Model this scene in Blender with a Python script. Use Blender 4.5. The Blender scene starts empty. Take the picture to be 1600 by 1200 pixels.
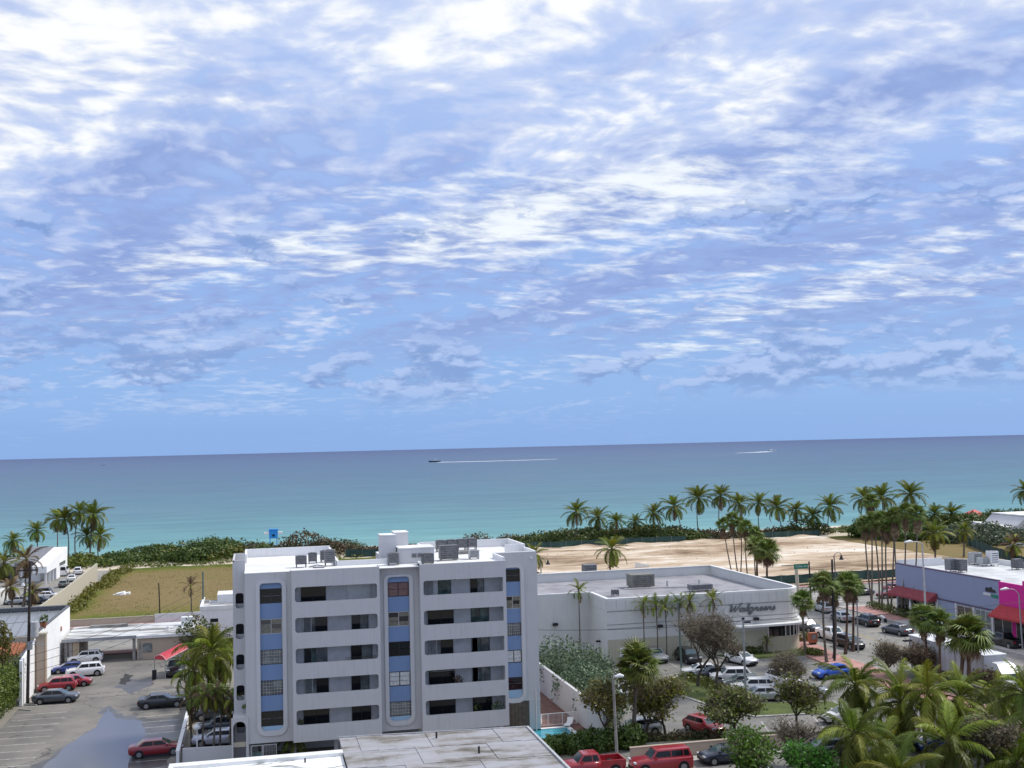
import bpy, math, random
import numpy as np
from mathutils import Vector, Matrix, Euler

S = bpy.context.scene
COL = S.collection
R = math.radians
rnd = random.Random(11)
npr = np.random.default_rng(5)

# ------------------------------------------------------------------ camera
# World axes: X along the building fronts (south), Y out to sea (east), Z up.
FPX, CAMH, YAW = 1750.0, 27.0, R(13)
ROLL = math.atan(39 / 1600)
PITCH = math.atan(98.5 * math.cos(ROLL) / FPX)
_fw = Vector((math.sin(YAW) * math.cos(PITCH), math.cos(YAW) * math.cos(PITCH), math.sin(PITCH)))
_rt0 = Vector((math.cos(YAW), -math.sin(YAW), 0))
_up0 = _rt0.cross(_fw)
_rt = _rt0 * math.cos(ROLL) - _up0 * math.sin(ROLL)
_up = _rt0 * math.sin(ROLL) + _up0 * math.cos(ROLL)
CAM = Vector((0, 0, CAMH))
cd = bpy.data.cameras.new('camera'); cam = bpy.data.objects.new('camera', cd); COL.objects.link(cam)
cd.sensor_width = 36; cd.lens = FPX / 1600 * 36; cd.clip_start = 0.5; cd.clip_end = 200000
cam.matrix_world = Matrix(((_rt.x, _up.x, -_fw.x, 0), (_rt.y, _up.y, -_fw.y, 0), (_rt.z, _up.z, -_fw.z, CAMH), (0, 0, 0, 1)))
S.camera = cam

def ray(px, py):
    return _rt * (px - 800) + _up * (600 - py) + _fw * FPX
def g(px, py, z=0.0):                      # the point of the level z seen at a photo pixel
    d = ray(px, py); return CAM + d * ((z - CAMH) / d.z)
def zat(base, px, py):                     # point straight over the depth of `base` seen at a pixel
    d = ray(px, py); n = Vector((math.sin(YAW), math.cos(YAW), 0))
    return CAM + d * ((base - CAM).dot(n) / d.dot(n))

# ------------------------------------------------------------------ light
SUNV = Vector((0.66, 0.10, 0.74)).normalized()
sl = bpy.data.lights.new('sun', 'SUN'); sun = bpy.data.objects.new('sun', sl); COL.objects.link(sun)
sl.energy = 2.9; sl.angle = R(11); sl.color = (1.0, 0.955, 0.88)
sun.rotation_euler = (-SUNV).to_track_quat('-Z', 'Y').to_euler()
S.view_settings.view_transform = 'Standard'; S.view_settings.look = 'None'
S.view_settings.exposure = 0.22; S.view_settings.gamma = 1.0; S.view_settings.use_curve_mapping = False
cy = S.cycles
cy.max_bounces = 6; cy.diffuse_bounces = 3; cy.glossy_bounces = 3; cy.transmission_bounces = 4
cy.transparent_max_bounces = 6; cy.caustics_reflective = False; cy.caustics_refractive = False
cy.use_denoising = True; cy.sample_clamp_indirect = 6

class NT:                                  # small node-tree helper
    def __init__(s, t): s.t = t; s.n = t.nodes; s.l = t.links
    def new(s, k, **kw):
        n = s.n.new(k)
        for a, b in kw.items(): setattr(n, a, b)
        return n
    def lk(s, a, b): s.l.new(a, b)
    def val(s, n, i, v):
        if isinstance(v, bpy.types.NodeSocket): s.lk(v, n.inputs[i])
        elif v is not None: n.inputs[i].default_value = v
    def math(s, op, a, b=None, c=None, clamp=False):
        n = s.new('ShaderNodeMath', operation=op, use_clamp=clamp)
        s.val(n, 0, a); s.val(n, 1, b); s.val(n, 2, c); return n.outputs[0]
    def vmath(s, op, a, b=None):
        n = s.new('ShaderNodeVectorMath', operation=op); s.val(n, 0, a); s.val(n, 1, b); return n.outputs[0]
    def mix(s, f, a, b, bt='MIX'):
        n = s.new('ShaderNodeMix', data_type='RGBA', blend_type=bt)
        s.val(n, 0, f); s.val(n, 6, a); s.val(n, 7, b); return n.outputs[2]
    def noise(s, vec, scale, detail=4, rough=.55, dist=0.0):
        n = s.new('ShaderNodeTexNoise'); s.val(n, 'Vector', vec)
        n.inputs['Scale'].default_value = scale; n.inputs['Detail'].default_value = detail
        n.inputs['Roughness'].default_value = rough; n.inputs['Distortion'].default_value = dist
        return n.outputs['Fac']
    def ss(s, x, a, b, lo=0.0, hi=1.0):
        n = s.new('ShaderNodeMapRange', interpolation_type='SMOOTHSTEP')
        s.val(n, 0, x); s.val(n, 1, a); s.val(n, 2, b); s.val(n, 3, lo); s.val(n, 4, hi); return n.outputs[0]
    def map(s, vec, loc=(0, 0, 0), rot=(0, 0, 0), sc=(1, 1, 1)):
        n = s.new('ShaderNodeMapping'); s.val(n, 0, vec)
        n.inputs[1].default_value = loc; n.inputs[2].default_value = rot; n.inputs[3].default_value = sc
        return n.outputs[0]

def c4(c): return (c[0], c[1], c[2], 1.0)

# ------------------------------------------------------------------ sky
W = bpy.data.worlds.new('World'); S.world = W; W.use_nodes = True
T = NT(W.node_tree); T.n.clear()
SKYK = 0.10
nish = T.new('ShaderNodeTexSky', sky_type='NISHITA')
nish.sun_disc = False; nish.sun_elevation = math.asin(SUNV.z); nish.sun_rotation = math.atan2(SUNV.x, SUNV.y)
nish.air_density = 1.0; nish.dust_density = 0.6; nish.ozone_density = 1.6
tc = T.new('ShaderNodeTexCoord'); D = T.vmath('NORMALIZE', tc.outputs['Generated'])
sx = T.new('ShaderNodeSeparateXYZ'); T.lk(D, sx.inputs[0]); el = sx.outputs[2]
elp = T.math('MAXIMUM', el, 0.0)
den = T.math('ADD', elp, 0.13)
cx = T.new('ShaderNodeCombineXYZ')
T.lk(T.math('DIVIDE', sx.outputs[0], den), cx.inputs[0]); T.lk(T.math('DIVIDE', sx.outputs[1], den), cx.inputs[1])
P = cx.outputs[0]
BAND = R(90 + 38)                          # direction in which the cloud streets run
warp = T.new('ShaderNodeTexNoise'); warp.inputs['Scale'].default_value = 1.3; warp.inputs['Detail'].default_value = 3; T.lk(P, warp.inputs['Vector'])
wv = T.vmath('SCALE', T.vmath('SUBTRACT', warp.outputs['Color'], (.5, .5, .5))); wv.node.inputs['Scale'].default_value = .35
Pw = T.vmath('ADD', P, wv)
Ps = T.map(T.map(Pw, rot=(0, 0, -BAND)), loc=(3.1, 1.7, 0), sc=(0.40, 1.0, 1))
Pm = T.map(T.map(Pw, rot=(0, 0, -BAND)), loc=(0.4, 5.2, 2), sc=(0.70, 1.0, 1))
nbig = T.noise(Ps, 1.15, 4, .5, .1)
nmid = T.noise(Pm, 3.6, 5, .52, .1)
nfine = T.noise(T.map(Pw, loc=(2, 1, 5)), 12.0, 4, .5, .1)
ndark = T.noise(T.map(Ps, loc=(5, 9, 1)), 1.6, 4, .55, .1)
ang = T.math('ADD', T.math('MULTIPLY', sx.outputs[0], .9744), T.math('MULTIPLY', sx.outputs[1], -.225))   # left/right of the view
gr = T.new('ShaderNodeValToRGB'); T.lk(T.math('MULTIPLY', el, 2.0), gr.inputs[0]); e = gr.color_ramp.elements
e[0].position = .03; e[0].color = (.245, .425, .800, 1); e[1].position = .80; e[1].color = (.50, .62, .92, 1)
for p_, c_ in ((.14, (.275, .465, .830)), (.28, (.300, .465, .835)), (.42, (.325, .475, .850)), (.60, (.400, .540, .880))):
    q = e.new(p_); q.color = c4(c_)
deck = gr.outputs[0]
# lavender grey masses, darker below and torn at the edges
mass_ = T.math('ADD', T.math('MULTIPLY', ndark, .66), T.math('MULTIPLY', nfine, .34))
deck = T.mix(T.math('MULTIPLY', T.math('MULTIPLY', T.ss(mass_, .455, .56), T.ss(el, .05, .12)), .80), deck, (.300, .400, .735, 1))
deck = T.mix(T.math('MULTIPLY', T.math('MULTIPLY', T.ss(mass_, .53, .62), T.ss(el, .06, .13)), .55), deck, (.225, .325, .660, 1))
cov = T.math('ADD', T.math('ADD', T.math('MULTIPLY', T.math('SUBTRACT', nbig, .5), .80), T.ss(el, .10, .36, -.14, .10)), T.ss(ang, .40, -.30, -.035, .045))
cell = T.math('ADD', T.math('ADD', T.math('MULTIPLY', nmid, .62), T.math('MULTIPLY', nfine, .62)), T.math('ADD', cov, -.12))
deck = T.mix(T.math('MULTIPLY', T.ss(cell, .43, .60), .70), deck, (.62, .71, .95, 1))
deck = T.mix(T.math('MULTIPLY', T.ss(cell, .565, .78), .95), deck, (1.04, 1.05, 1.03, 1))
# thin bright streaks lower down, where the deck is seen edge on
stn = T.math('ADD', T.math('MULTIPLY', T.noise(T.map(T.map(P, rot=(0, 0, -BAND)), loc=(7.3, 2.2, 4), sc=(.26, .8, 1)), .85, 3, .5, .2), .62), T.math('MULTIPLY', T.noise(T.map(P, loc=(1, 4, 2), sc=(1, 1.6, 1)), 5.0, 5, .6, .2), .38))
stk = T.math('MULTIPLY', T.ss(stn, .565, .68), T.math('MULTIPLY', T.ss(el, .05, .09), T.ss(el, .34, .22)))
deck = T.mix(T.math('MULTIPLY', stk, .92), deck, (.98, 1.02, 1.03, 1))
hor = T.ss(el, 0.12, 0.03)
deck = T.mix(T.math('MULTIPLY', hor, 0.6), deck, (0.275, 0.465, 0.835, 1))
# low cumulus in front of the deck: flat bases, heaped tops
cax = T.new('ShaderNodeCombineXYZ'); T.lk(T.math('ARCTAN2', sx.outputs[0], sx.outputs[1]), cax.inputs[0]); T.lk(T.math('MULTIPLY', el, 2.3), cax.inputs[1])
def cu(off, lc):
    v = T.map(cax.outputs[0], loc=(lc, .37 + off, 0)); return T.math('ADD', T.math('MULTIPLY', T.noise(v, 9.0, 2, .5, .0), .58), T.math('MULTIPLY', T.noise(v, 30, 6, .6, .25), .42))
cloud = deck
for lc, lo_, hi_, th in ((1.13, .030, .130, .488), (4.71, .085, .24, .545)):
    ncu = cu(0, lc); up_ = cu(.016, lc)
    bandm = T.math('MULTIPLY', T.ss(el, lo_, lo_ + .03), T.ss(el, hi_, hi_ - .05))
    cum = T.math('MULTIPLY', T.ss(ncu, th, th + .05), bandm)
    lit = T.ss(T.math('SUBTRACT', ncu, up_), -0.03, 0.065)
    cumc = T.mix(lit, (0.205, 0.325, 0.645, 1), (0.44, 0.565, 0.875, 1))
    cloud = T.mix(T.math('MULTIPLY', cum, 0.80), cloud, cumc)
low = T.ss(el, 0.045, 0.014)
cloud = T.mix(T.math('MULTIPLY', low, .9), cloud, (0.245, 0.425, 0.80, 1))
cl10 = T.mix(1.0, cloud, (.89 / SKYK, .89 / SKYK, .89 / SKYK, 1), 'MULTIPLY')
skyc = T.mix(0.93, nish.outputs[0], cl10)
bg = T.new('ShaderNodeBackground'); T.lk(skyc, bg.inputs[0]); bg.inputs[1].default_value = SKYK
wo = T.new('ShaderNodeOutputWorld'); T.lk(bg.outputs[0], wo.inputs[0])

# ------------------------------------------------------------------ materials
def newmat(name):
    m = bpy.data.materials.new(name); m.use_nodes = True
    t = NT(m.node_tree); b = t.n['Principled BSDF']; return m, t, b
def M(name, col, rough=.7, var=.12, scale=1.5, col2=None, bump=0.0, bscale=12, metal=0.0, spec=.4, coords='Object', coat=0, det=5):
    m, t, b = newmat(name)
    b.inputs['Roughness'].default_value = rough; b.inputs['Metallic'].default_value = metal
    b.inputs['Specular IOR Level'].default_value = spec
    if coat: b.inputs['Coat Weight'].default_value = coat; b.inputs['Coat Roughness'].default_value = .06
    x = t.new('ShaderNodeTexCoord').outputs[coords]
    if var > 0 or col2:
        c2 = col2 or tuple(max(0, k * (1 - var)) for k in col)
        c1 = col if col2 else tuple(min(1, k * (1 + var * .4)) for k in col)
        n = t.noise(x, scale, det, .62, .2)
        t.lk(t.mix(t.ss(n, .34, .66), c4(c1), c4(c2)), b.inputs['Base Color'])
    else: b.inputs['Base Color'].default_value = c4(col)
    if 'asphalt' in name and 'wet' not in name:
        vo = t.new('ShaderNodeTexVoronoi', feature='DISTANCE_TO_EDGE'); vo.inputs['Scale'].default_value = .16
        wx_ = t.new('ShaderNodeTexNoise'); wx_.inputs['Scale'].default_value = .8; wx_.inputs['Detail'].default_value = 5; t.lk(x, wx_.inputs['Vector'])
        t.lk(t.vmath('ADD', x, t.vmath('MULTIPLY', wx_.outputs['Color'], (3, 3, 0))), vo.inputs['Vector'])
        ck = t.math('MULTIPLY', t.ss(vo.outputs['Distance'], .018, .004), t.ss(t.noise(x, .09, 3), .46, .58))
        oil = t.math('MULTIPLY', t.ss(t.noise(x, .55, 3, .5), .62, .74), .55)
        src = b.inputs['Base Color'].links[0].from_socket
        t.lk(t.mix(t.math('MAXIMUM', t.math('MULTIPLY', ck, .75), oil), src, (.055, .052, .05, 1)), b.inputs['Base Color'])
    if bump:
        bn = t.new('ShaderNodeBump'); bn.inputs['Strength'].default_value = bump; bn.inputs['Distance'].default_value = .05
        t.lk(t.noise(x, bscale, 4), bn.inputs['Height']); t.lk(bn.outputs[0], b.inputs['Normal'])
    return m
def streaky(name, col, stain, amt=.35, rough=.75):   # painted render with rain streaks and grime
    m, t, b = newmat(name); b.inputs['Roughness'].default_value = rough; b.inputs['Specular IOR Level'].default_value = .25
    x = t.new('ShaderNodeTexCoord').outputs['Object']
    a = t.noise(t.map(x, sc=(2.2, 2.2, .16)), 1.6, 6, .62, .15); c = t.noise(x, .35, 5, .6)
    k = t.math('MULTIPLY', t.math('MULTIPLY', t.ss(a, .45, .78), t.ss(c, .25, .7)), amt)
    base = t.mix(t.noise(x, .8, 3), c4([q * .93 for q in col]), c4([min(1, q * 1.06) for q in col]))
    t.lk(t.mix(k, base, c4(stain)), b.inputs['Base Color'])
    bn = t.new('ShaderNodeBump'); bn.inputs['Strength'].default_value = .12; bn.inputs['Distance'].default_value = .02
    t.lk(t.noise(x, 30, 3), bn.inputs['Height']); t.lk(bn.outputs[0], b.inputs['Normal'])
    return m
def leaf(name, c1, c2, rough=.55, trans=.22, c3=None):
    m, t, b = newmat(name); b.inputs['Roughness'].default_value = rough; b.inputs['Specular IOR Level'].default_value = .35
    ge = t.new('ShaderNodeNewGeometry'); oi = t.new('ShaderNodeObjectInfo')
    col = t.mix(ge.outputs['Random Per Island'], c4(c1), c4(c2))
    if c3:
        x = t.new('ShaderNodeTexCoord').outputs['Object']
        col = t.mix(t.ss(t.noise(x, .5, 3), .42, .62), col, c4(c3))
    hv = t.new('ShaderNodeHueSaturation'); t.lk(col, hv.inputs['Color'])
    t.lk(t.math('MULTIPLY_ADD', oi.outputs['Random'], .05, .475), hv.inputs['Hue'])
    t.lk(t.math('MULTIPLY_ADD', oi.outputs['Random'], .5, .75), hv.inputs['Value'])
    t.lk(hv.outputs[0], b.inputs['Base Color'])
    tr = t.new('ShaderNodeBsdfTranslucent'); t.lk(hv.outputs[0], tr.inputs[0])
    mx = t.new('ShaderNodeMixShader'); mx.inputs[0].default_value = trans
    t.lk(b.outputs[0], mx.inputs[1]); t.lk(tr.outputs[0], mx.inputs[2])
    t.lk(mx.outputs[0], t.n['Material Output'].inputs[0])
    return m
def paint(name, col, rough=.28, metal=0.0):
    return M(name, col, rough, .05, .6, coat=.6, metal=metal, spec=.5)

m_white = streaky('white render', (.74, .74, .75), (.36, .35, .33), .30)
m_facade = streaky('grey white facade paint', (.555, .550, .560), (.35, .34, .34), .40)
m_facade2 = streaky('grey white trim paint', (.60, .597, .61), (.38, .38, .39), .25)
m_inner = M('balcony render', (.62, .62, .63), .8, .1)
m_blue = streaky('blue spandrel paint', (.195, .285, .475), (.14, .20, .34), .45)
m_paleblue = streaky('pale blue sill paint', (.34, .50, .66), (.25, .36, .48), .3)
m_roofwhite = M('white roof coating', (.84, .84, .83), .6, 0, .5, col2=(.66, .66, .64), bump=.1)
m_glass = M('dark window glass', (.014, .016, .019), .07, 0, spec=.5)
m_glass2 = M('curtained window glass', (.25, .27, .27), .14, 0, .9, col2=(.09, .10, .11), spec=.5)
m_glass3 = M('green tinted glass', (.10, .17, .16), .1, 0, 2.0, col2=(.04, .06, .06), spec=.5)
m_blind = M('white vertical blinds', (.66, .67, .66), .6, .1, 3)
m_jal = M('closed louvre panes', (.20, .19, .15), .35, .3, 5)
m_jalw = M('white louvre panes', (.60, .62, .62), .35, .2, 5)
m_jalp = M('reddish louvre panes', (.20, .12, .11), .4, .3, 5)
m_frame = M('bronze window frame', (.045, .042, .040), .4, .1, metal=.4)
m_framew = M('pale window frame', (.48, .47, .44), .5, .1)
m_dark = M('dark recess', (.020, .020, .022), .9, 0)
m_conc = M('weathered concrete', (.33, .32, .30), .85, 0, .7, col2=(.20, .195, .185), bump=.3)
m_grey = M('grey painted metal', (.20, .20, .21), .5, .2, 3)
m_dgrey = M('dark grey metal', (.115, .118, .125), .5, .3, 3)
m_lgrey = M('light grey metal', (.46, .46, .46), .45, .15, 3)
m_galv = M('galvanised steel', (.36, .38, .40), .35, .15, 4, metal=.5)
m_black = M('black metal', (.018, .018, .02), .45, .1)
m_pwhite = M('white painted metal', (.78, .78, .78), .4, .06)
m_brownd = M('brown door boards', (.115, .088, .068), .6, .25, 3)
m_beige = streaky('beige render', (.50, .455, .36), (.30, .26, .20), .45)
m_beige2 = streaky('pinkish beige wall', (.46, .375, .30), (.26, .21, .17), .45)
m_tan = streaky('tan render', (.42, .34, .25), (.26, .20, .14), .4)
m_terra = M('terracotta tiles', (.40, .15, .075), .8, 0, 2.5, col2=(.24, .095, .05), bump=.4)
m_shop = streaky('pale grey shop render', (.655, .655, .635), (.42, .42, .40), .3)
m_shoplow = streaky('cream lower wall', (.46, .435, .34), (.30, .28, .22), .25)
m_shoproof = M('grey roof membrane', (.33, .325, .34), .75, 0, .35, col2=(.22, .215, .235), bump=.15)
m_letter = M('grey letters', (.155, .165, .175), .45, .1)
m_peri = streaky('periwinkle wall paint', (.265, .300, .425), (.20, .23, .33), .35)
m_plum = M('plum coping', (.115, .085, .135), .6, .2)
m_pink = streaky('magenta wall paint', (.60, .030, .27), (.45, .03, .22), .2)
m_awnred = M('dark red awning canvas', (.27, .050, .060), .75, .2, 2)
m_awnred2 = M('bright red awning canvas', (.42, .038, .042), .7, .2, 2)
m_canred = M('red canopy canvas', (.55, .045, .07), .6, .15, 2)
m_canpink = M('pale pink piping', (.75, .42, .42), .6, .1)
m_storeroof = M('pale roof membrane', (.66, .67, .67), .7, 0, .3, col2=(.45, .46, .46), bump=.1)
m_asph = M('old asphalt', (.225, .208, .182), .85, 0, .16, col2=(.150, .142, .130), bump=.3, bscale=8, coords='Generated' if 0 else 'Object', det=9)
m_asph2 = M('grey asphalt', (.235, .225, .205), .85, 0, .2, col2=(.165, .160, .150), bump=.25, bscale=8, det=9)
m_road = M('road asphalt', (.295, .28, .25), .85, 0, .15, col2=(.215, .208, .19), bump=.2, bscale=8, det=8)
m_stripe = M('worn white road paint', (.62, .61, .58), .7, 0, 2.2, col2=(.30, .29, .27))
m_yellow = M('worn yellow road paint', (.50, .36, .10), .7, 0, 2, col2=(.28, .22, .12))
m_kerb = M('concrete kerb', (.42, .41, .38), .85, .25, 2)
m_pinkpave = M('pink pavement', (.50, .27, .235), .8, 0, .6, col2=(.36, .19, .165), bump=.15)
m_pave = M('pale pavement', (.44, .42, .385), .85, .2, .8, bump=.15)
m_brick = M('red brick paving', (.20, .098, .075), .8, 0, 1.2, col2=(.13, .065, .052), bump=.3)
m_tyre = M('tyre rubber', (.015, .015, .016), .85, 0)
m_rim = M('alloy wheel', (.34, .34, .35), .3, .1, metal=.7)
m_lamp = M('headlight glass', (.70, .72, .74), .1, 0)
m_tail = M('red tail light', (.40, .012, .015), .2, 0)
m_plate = M('number plate', (.65, .66, .66), .5, .1)
m_cglass = M('car window glass', (.012, .014, .017), .08, 0, spec=.28)
m_cglassb = M('car windscreen glass', (.05, .085, .095), .06, 0, spec=.8)
m_trim = M('black plastic trim', (.03, .03, .032), .6, 0)
m_trunk = M('grey palm trunk', (.165, .140, .115), .9, 0, 3, col2=(.095, .08, .066), bump=.5)
m_trunkb = M('brown palm trunk', (.12, .075, .052), .9, 0, 3, col2=(.07, .045, .033), bump=.6)
m_bark = M('tree bark', (.100, .080, .064), .9, 0, 3, col2=(.055, .045, .038), bump=.5)
m_coco = leaf('coconut frond', (0.151, 0.184, 0.023), (0.102, 0.136, 0.018), .5, .40)
m_cocoy = leaf('yellow green frond', (0.270, 0.287, 0.028), (0.183, 0.219, 0.021), .5, .28)
m_cocod = leaf('deep green frond', (0.042, 0.078, 0.028), (0.028, 0.056, 0.021), .5, .2)
m_cocob = leaf('dry frond', (0.206, 0.144, 0.073), (0.125, 0.081, 0.045), .8, .15)
m_fan = leaf('fan palm leaf', (0.161, 0.208, 0.035), (0.103, 0.142, 0.025), .5, .2)
m_fand = leaf('dead fan leaf', (0.225, 0.158, 0.093), (0.143, 0.093, 0.060), .85, .1)
m_lfg = leaf('dark leaf', (0.099, 0.133, 0.025), (0.056, 0.079, 0.017), .5, .18)
m_lfm = leaf('mid green leaf', (0.152, 0.179, 0.026), (0.085, 0.112, 0.020), .5, .2)
m_lfy = leaf('yellow green leaf', (0.219, 0.213, 0.029), (0.113, 0.131, 0.021), .5, .2)
m_lfs = leaf('silver green leaf', (.150, .205, .115), (.085, .125, .070), .6, .15)
m_lfb = leaf('brown leaf', (.190, .150, .085), (.120, .095, .055), .8, .1, c3=(.060, .066, .026))
m_lfr = leaf('reddish brown leaf', (.165, .108, .068), (.100, .070, .045), .8, .1, c3=(.062, .060, .026))
m_lfbright = leaf('bright green leaf', (0.114, 0.222, 0.024), (0.060, 0.138, 0.017), .45, .3)
m_twig = M('bare twigs', (.215, .178, .130), .9, .25, 5)
m_screen = M('green fence screen', (.022, .058, .055), .8, 0, .6, col2=(.040, .085, .075), bump=.2)
m_foam = M('white foam', (.85, .87, .88), .8, .1)
m_lgblue = M('lifeguard blue paint', (.02, .26, .72), .5, .1)
m_tent = M('red tent canvas', (.62, .13, .11), .7, .1)
m_signgreen = M('green street sign', (.010, .19, .12), .5, .05)
m_signface = M('white sign face', (.80, .80, .78), .5, .05)
m_orange = M('orange plastic', (.36, .115, .055), .6, .15)
# ------------------------------------------------------------------ mesh helpers
class MB:
    def __init__(s): s.v = []; s.f = []; s.m = []; s.sm = []
    def add(s, vs, fs, m=0, sm=False):
        n = len(s.v); s.v += [tuple(v) for v in vs]
        for f in fs: s.f.append([i + n for i in f]); s.m.append(m); s.sm.append(sm)
        return s
    def box(s, x0, y0, z0, x1, y1, z1, m=0):
        return s.add([(x0, y0, z0), (x1, y0, z0), (x1, y1, z0), (x0, y1, z0), (x0, y0, z1), (x1, y0, z1), (x1, y1, z1), (x0, y1, z1)],
                     [(3, 2, 1, 0), (4, 5, 6, 7), (0, 1, 5, 4), (1, 2, 6, 5), (2, 3, 7, 6), (3, 0, 4, 7)], m)
    def prism(s, poly, z0, z1, m=0):       # poly counter-clockwise seen from above
        n = len(poly); f = [tuple(range(n - 1, -1, -1)), tuple(range(n, 2 * n))]
        f += [(i, (i + 1) % n, n + (i + 1) % n, n + i) for i in range(n)]
        zz = z1 if hasattr(z1, '__len__') else [z1] * n
        return s.add([(p[0], p[1], z0) for p in poly] + [(p[0], p[1], zz[i]) for i, p in enumerate(poly)], f, m)
    def sheet(s, poly, z, m=0): return s.add([(p[0], p[1], z) for p in poly], [tuple(range(len(poly)))], m)
    def tube(s, path, rad, n=8, m=0, cap=True, sm=True):
        path = [Vector(p) for p in path]; k = len(path)
        if not hasattr(rad, '__len__'): rad = [rad] * k
        vs = []; ref = Vector((0.31, 0.95, 0.02))
        for i, p in enumerate(path):
            d = (path[min(i + 1, k - 1)] - path[max(i - 1, 0)]).normalized()
            a = d.cross(ref if abs(d.dot(ref)) < .95 else Vector((1, 0, 0))).normalized(); b = d.cross(a)
            for j in range(n):
                t = 2 * math.pi * j / n; vs.append(p + (a * math.cos(t) + b * math.sin(t)) * rad[i])
        fs = [(i * n + j, i * n + (j + 1) % n, (i + 1) * n + (j + 1) % n, (i + 1) * n + j) for i in range(k - 1) for j in range(n)]
        s.add(vs, fs, m, sm)
        if cap: s.add(vs[:n], [tuple(range(n))[::-1]], m); s.add(vs[-n:], [tuple(range(n))], m)
        return s
    def cyl(s, x, y, z0, z1, r, n=10, m=0, r1=None): return s.tube([(x, y, z0), (x, y, z1)], [r, r if r1 is None else r1], n, m)
    def disc(s, c, ax, r, h, n=14, m=0):   # short cylinder centred at c along ax
        c = Vector(c); ax = Vector(ax).normalized(); return s.tube([c - ax * h / 2, c + ax * h / 2], r, n, m, True, False)
    def mesh(s, name, mats):
        me = bpy.data.meshes.new(name); me.from_pydata(s.v, [], s.f)
        for k in mats: me.materials.append(k)
        me.polygons.foreach_set('material_index', s.m); me.polygons.foreach_set('use_smooth', s.sm)
        me.update(); return me
    def build(s, name, mats, parent=None, loc=(0, 0, 0), rot=(0, 0, 0)):
        return inst(s.mesh(name, mats if isinstance(mats, (list, tuple)) else [mats]), name, parent, loc, rot)

def inst(me, name, parent=None, loc=(0, 0, 0), rot=(0, 0, 0), sc=(1, 1, 1), mat=None):
    o = bpy.data.objects.new(name, me); COL.objects.link(o)
    o.parent = parent; o.location = loc; o.rotation_euler = rot; o.scale = sc
    if mat is not None:
        o.material_slots[0].link = 'OBJECT'; o.material_slots[0].material = mat
    return o
def tag(o, label=None, cat=None, group=None, kind=None):
    for k, v in (('label', label), ('category', cat), ('group', group), ('kind', kind)):
        if v: o[k] = v
    return o
def thing(name, label, cat, loc=(0, 0, 0), rz=0.0, group=None):
    o = bpy.data.objects.new(name, None); COL.objects.link(o); o.empty_display_size = .3
    o.location = loc; o.rotation_euler = (0, 0, rz); return tag(o, label, cat, group)
def one(mb, name, mats, label, cat, loc=(0, 0, 0), rz=0.0, group=None):
    return tag(mb.build(name, mats, None, loc, (0, 0, rz)), label, cat, group)
def struct(mb, name, mats, parent=None):
    return tag(mb.build(name, mats, parent), kind='structure')
def copy_tree(o, parent=None):
    c = o.copy(); COL.objects.link(c); c.parent = parent
    for ch in o.children: copy_tree(ch, c)
    return c
def lerp(a, b, t): return a + (b - a) * t
def rrect(x0, z0, x1, z1, r, n=5):          # rounded rectangle outline, counter-clockwise from lower right
    rr = r if hasattr(r, '__len__') else (r, r, r, r)   # lower right, upper right, upper left, lower left
    out = []
    for (cx_, cz_, a0, q) in ((x1, z0, -90, rr[0]), (x1, z1, 0, rr[1]), (x0, z1, 90, rr[2]), (x0, z0, 180, rr[3])):
        ox = cx_ - q if cx_ == x1 else cx_ + q; oz = cz_ + q if cz_ == z0 else cz_ - q
        for i in range(n + 1):
            a = R(a0 + 90 * i / n); out.append((ox + q * math.cos(a), oz + q * math.sin(a)))
    return out
def plate_hole(mb, X0, Z0, X1, Z1, hole, y, depth, m=0, mr=None):
    """front wall piece facing -Y with a rounded opening, and the reveal of the opening"""
    n = len(hole) // 4; cor = [(X1, Z0), (X1, Z1), (X0, Z1), (X0, Z0)]
    vs = [(x, y, z) for x, z in hole] + [(x, y, z) for x, z in cor]; b = len(hole); fs = []
    for c in range(4):
        for i in range(n - 1): fs.append((b + c, c * n + i + 1, c * n + i))
        fs.append((b + c, b + (c + 1) % 4, ((c + 1) * n) % b, c * n + n - 1))
    mb.add(vs, fs, m)
    k = len(hole); v2 = [(x, y, z) for x, z in hole] + [(x, y + depth, z) for x, z in hole]
    mb.add(v2, [(i, (i + 1) % k, k + (i + 1) % k, k + i) for i in range(k)], m if mr is None else mr)
def ring_frame(mb, outer, inner, y0, y1, m=0):  # raised moulding between two outlines, proud from y1 to y0 (y0 nearer)
    k = len(outer)
    vs = [(x, y0, z) for x, z in outer] + [(x, y0, z) for x, z in inner] + [(x, y1, z) for x, z in outer] + [(x, y1, z) for x, z in inner]
    fs = []
    for i in range(k):
        j = (i + 1) % k
        fs += [(i, j, k + j, k + i), (2 * k + i, 2 * k + j, j, i), (k + i, k + j, 3 * k + j, 3 * k + i)]
    mb.add(vs, fs, m)

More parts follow.
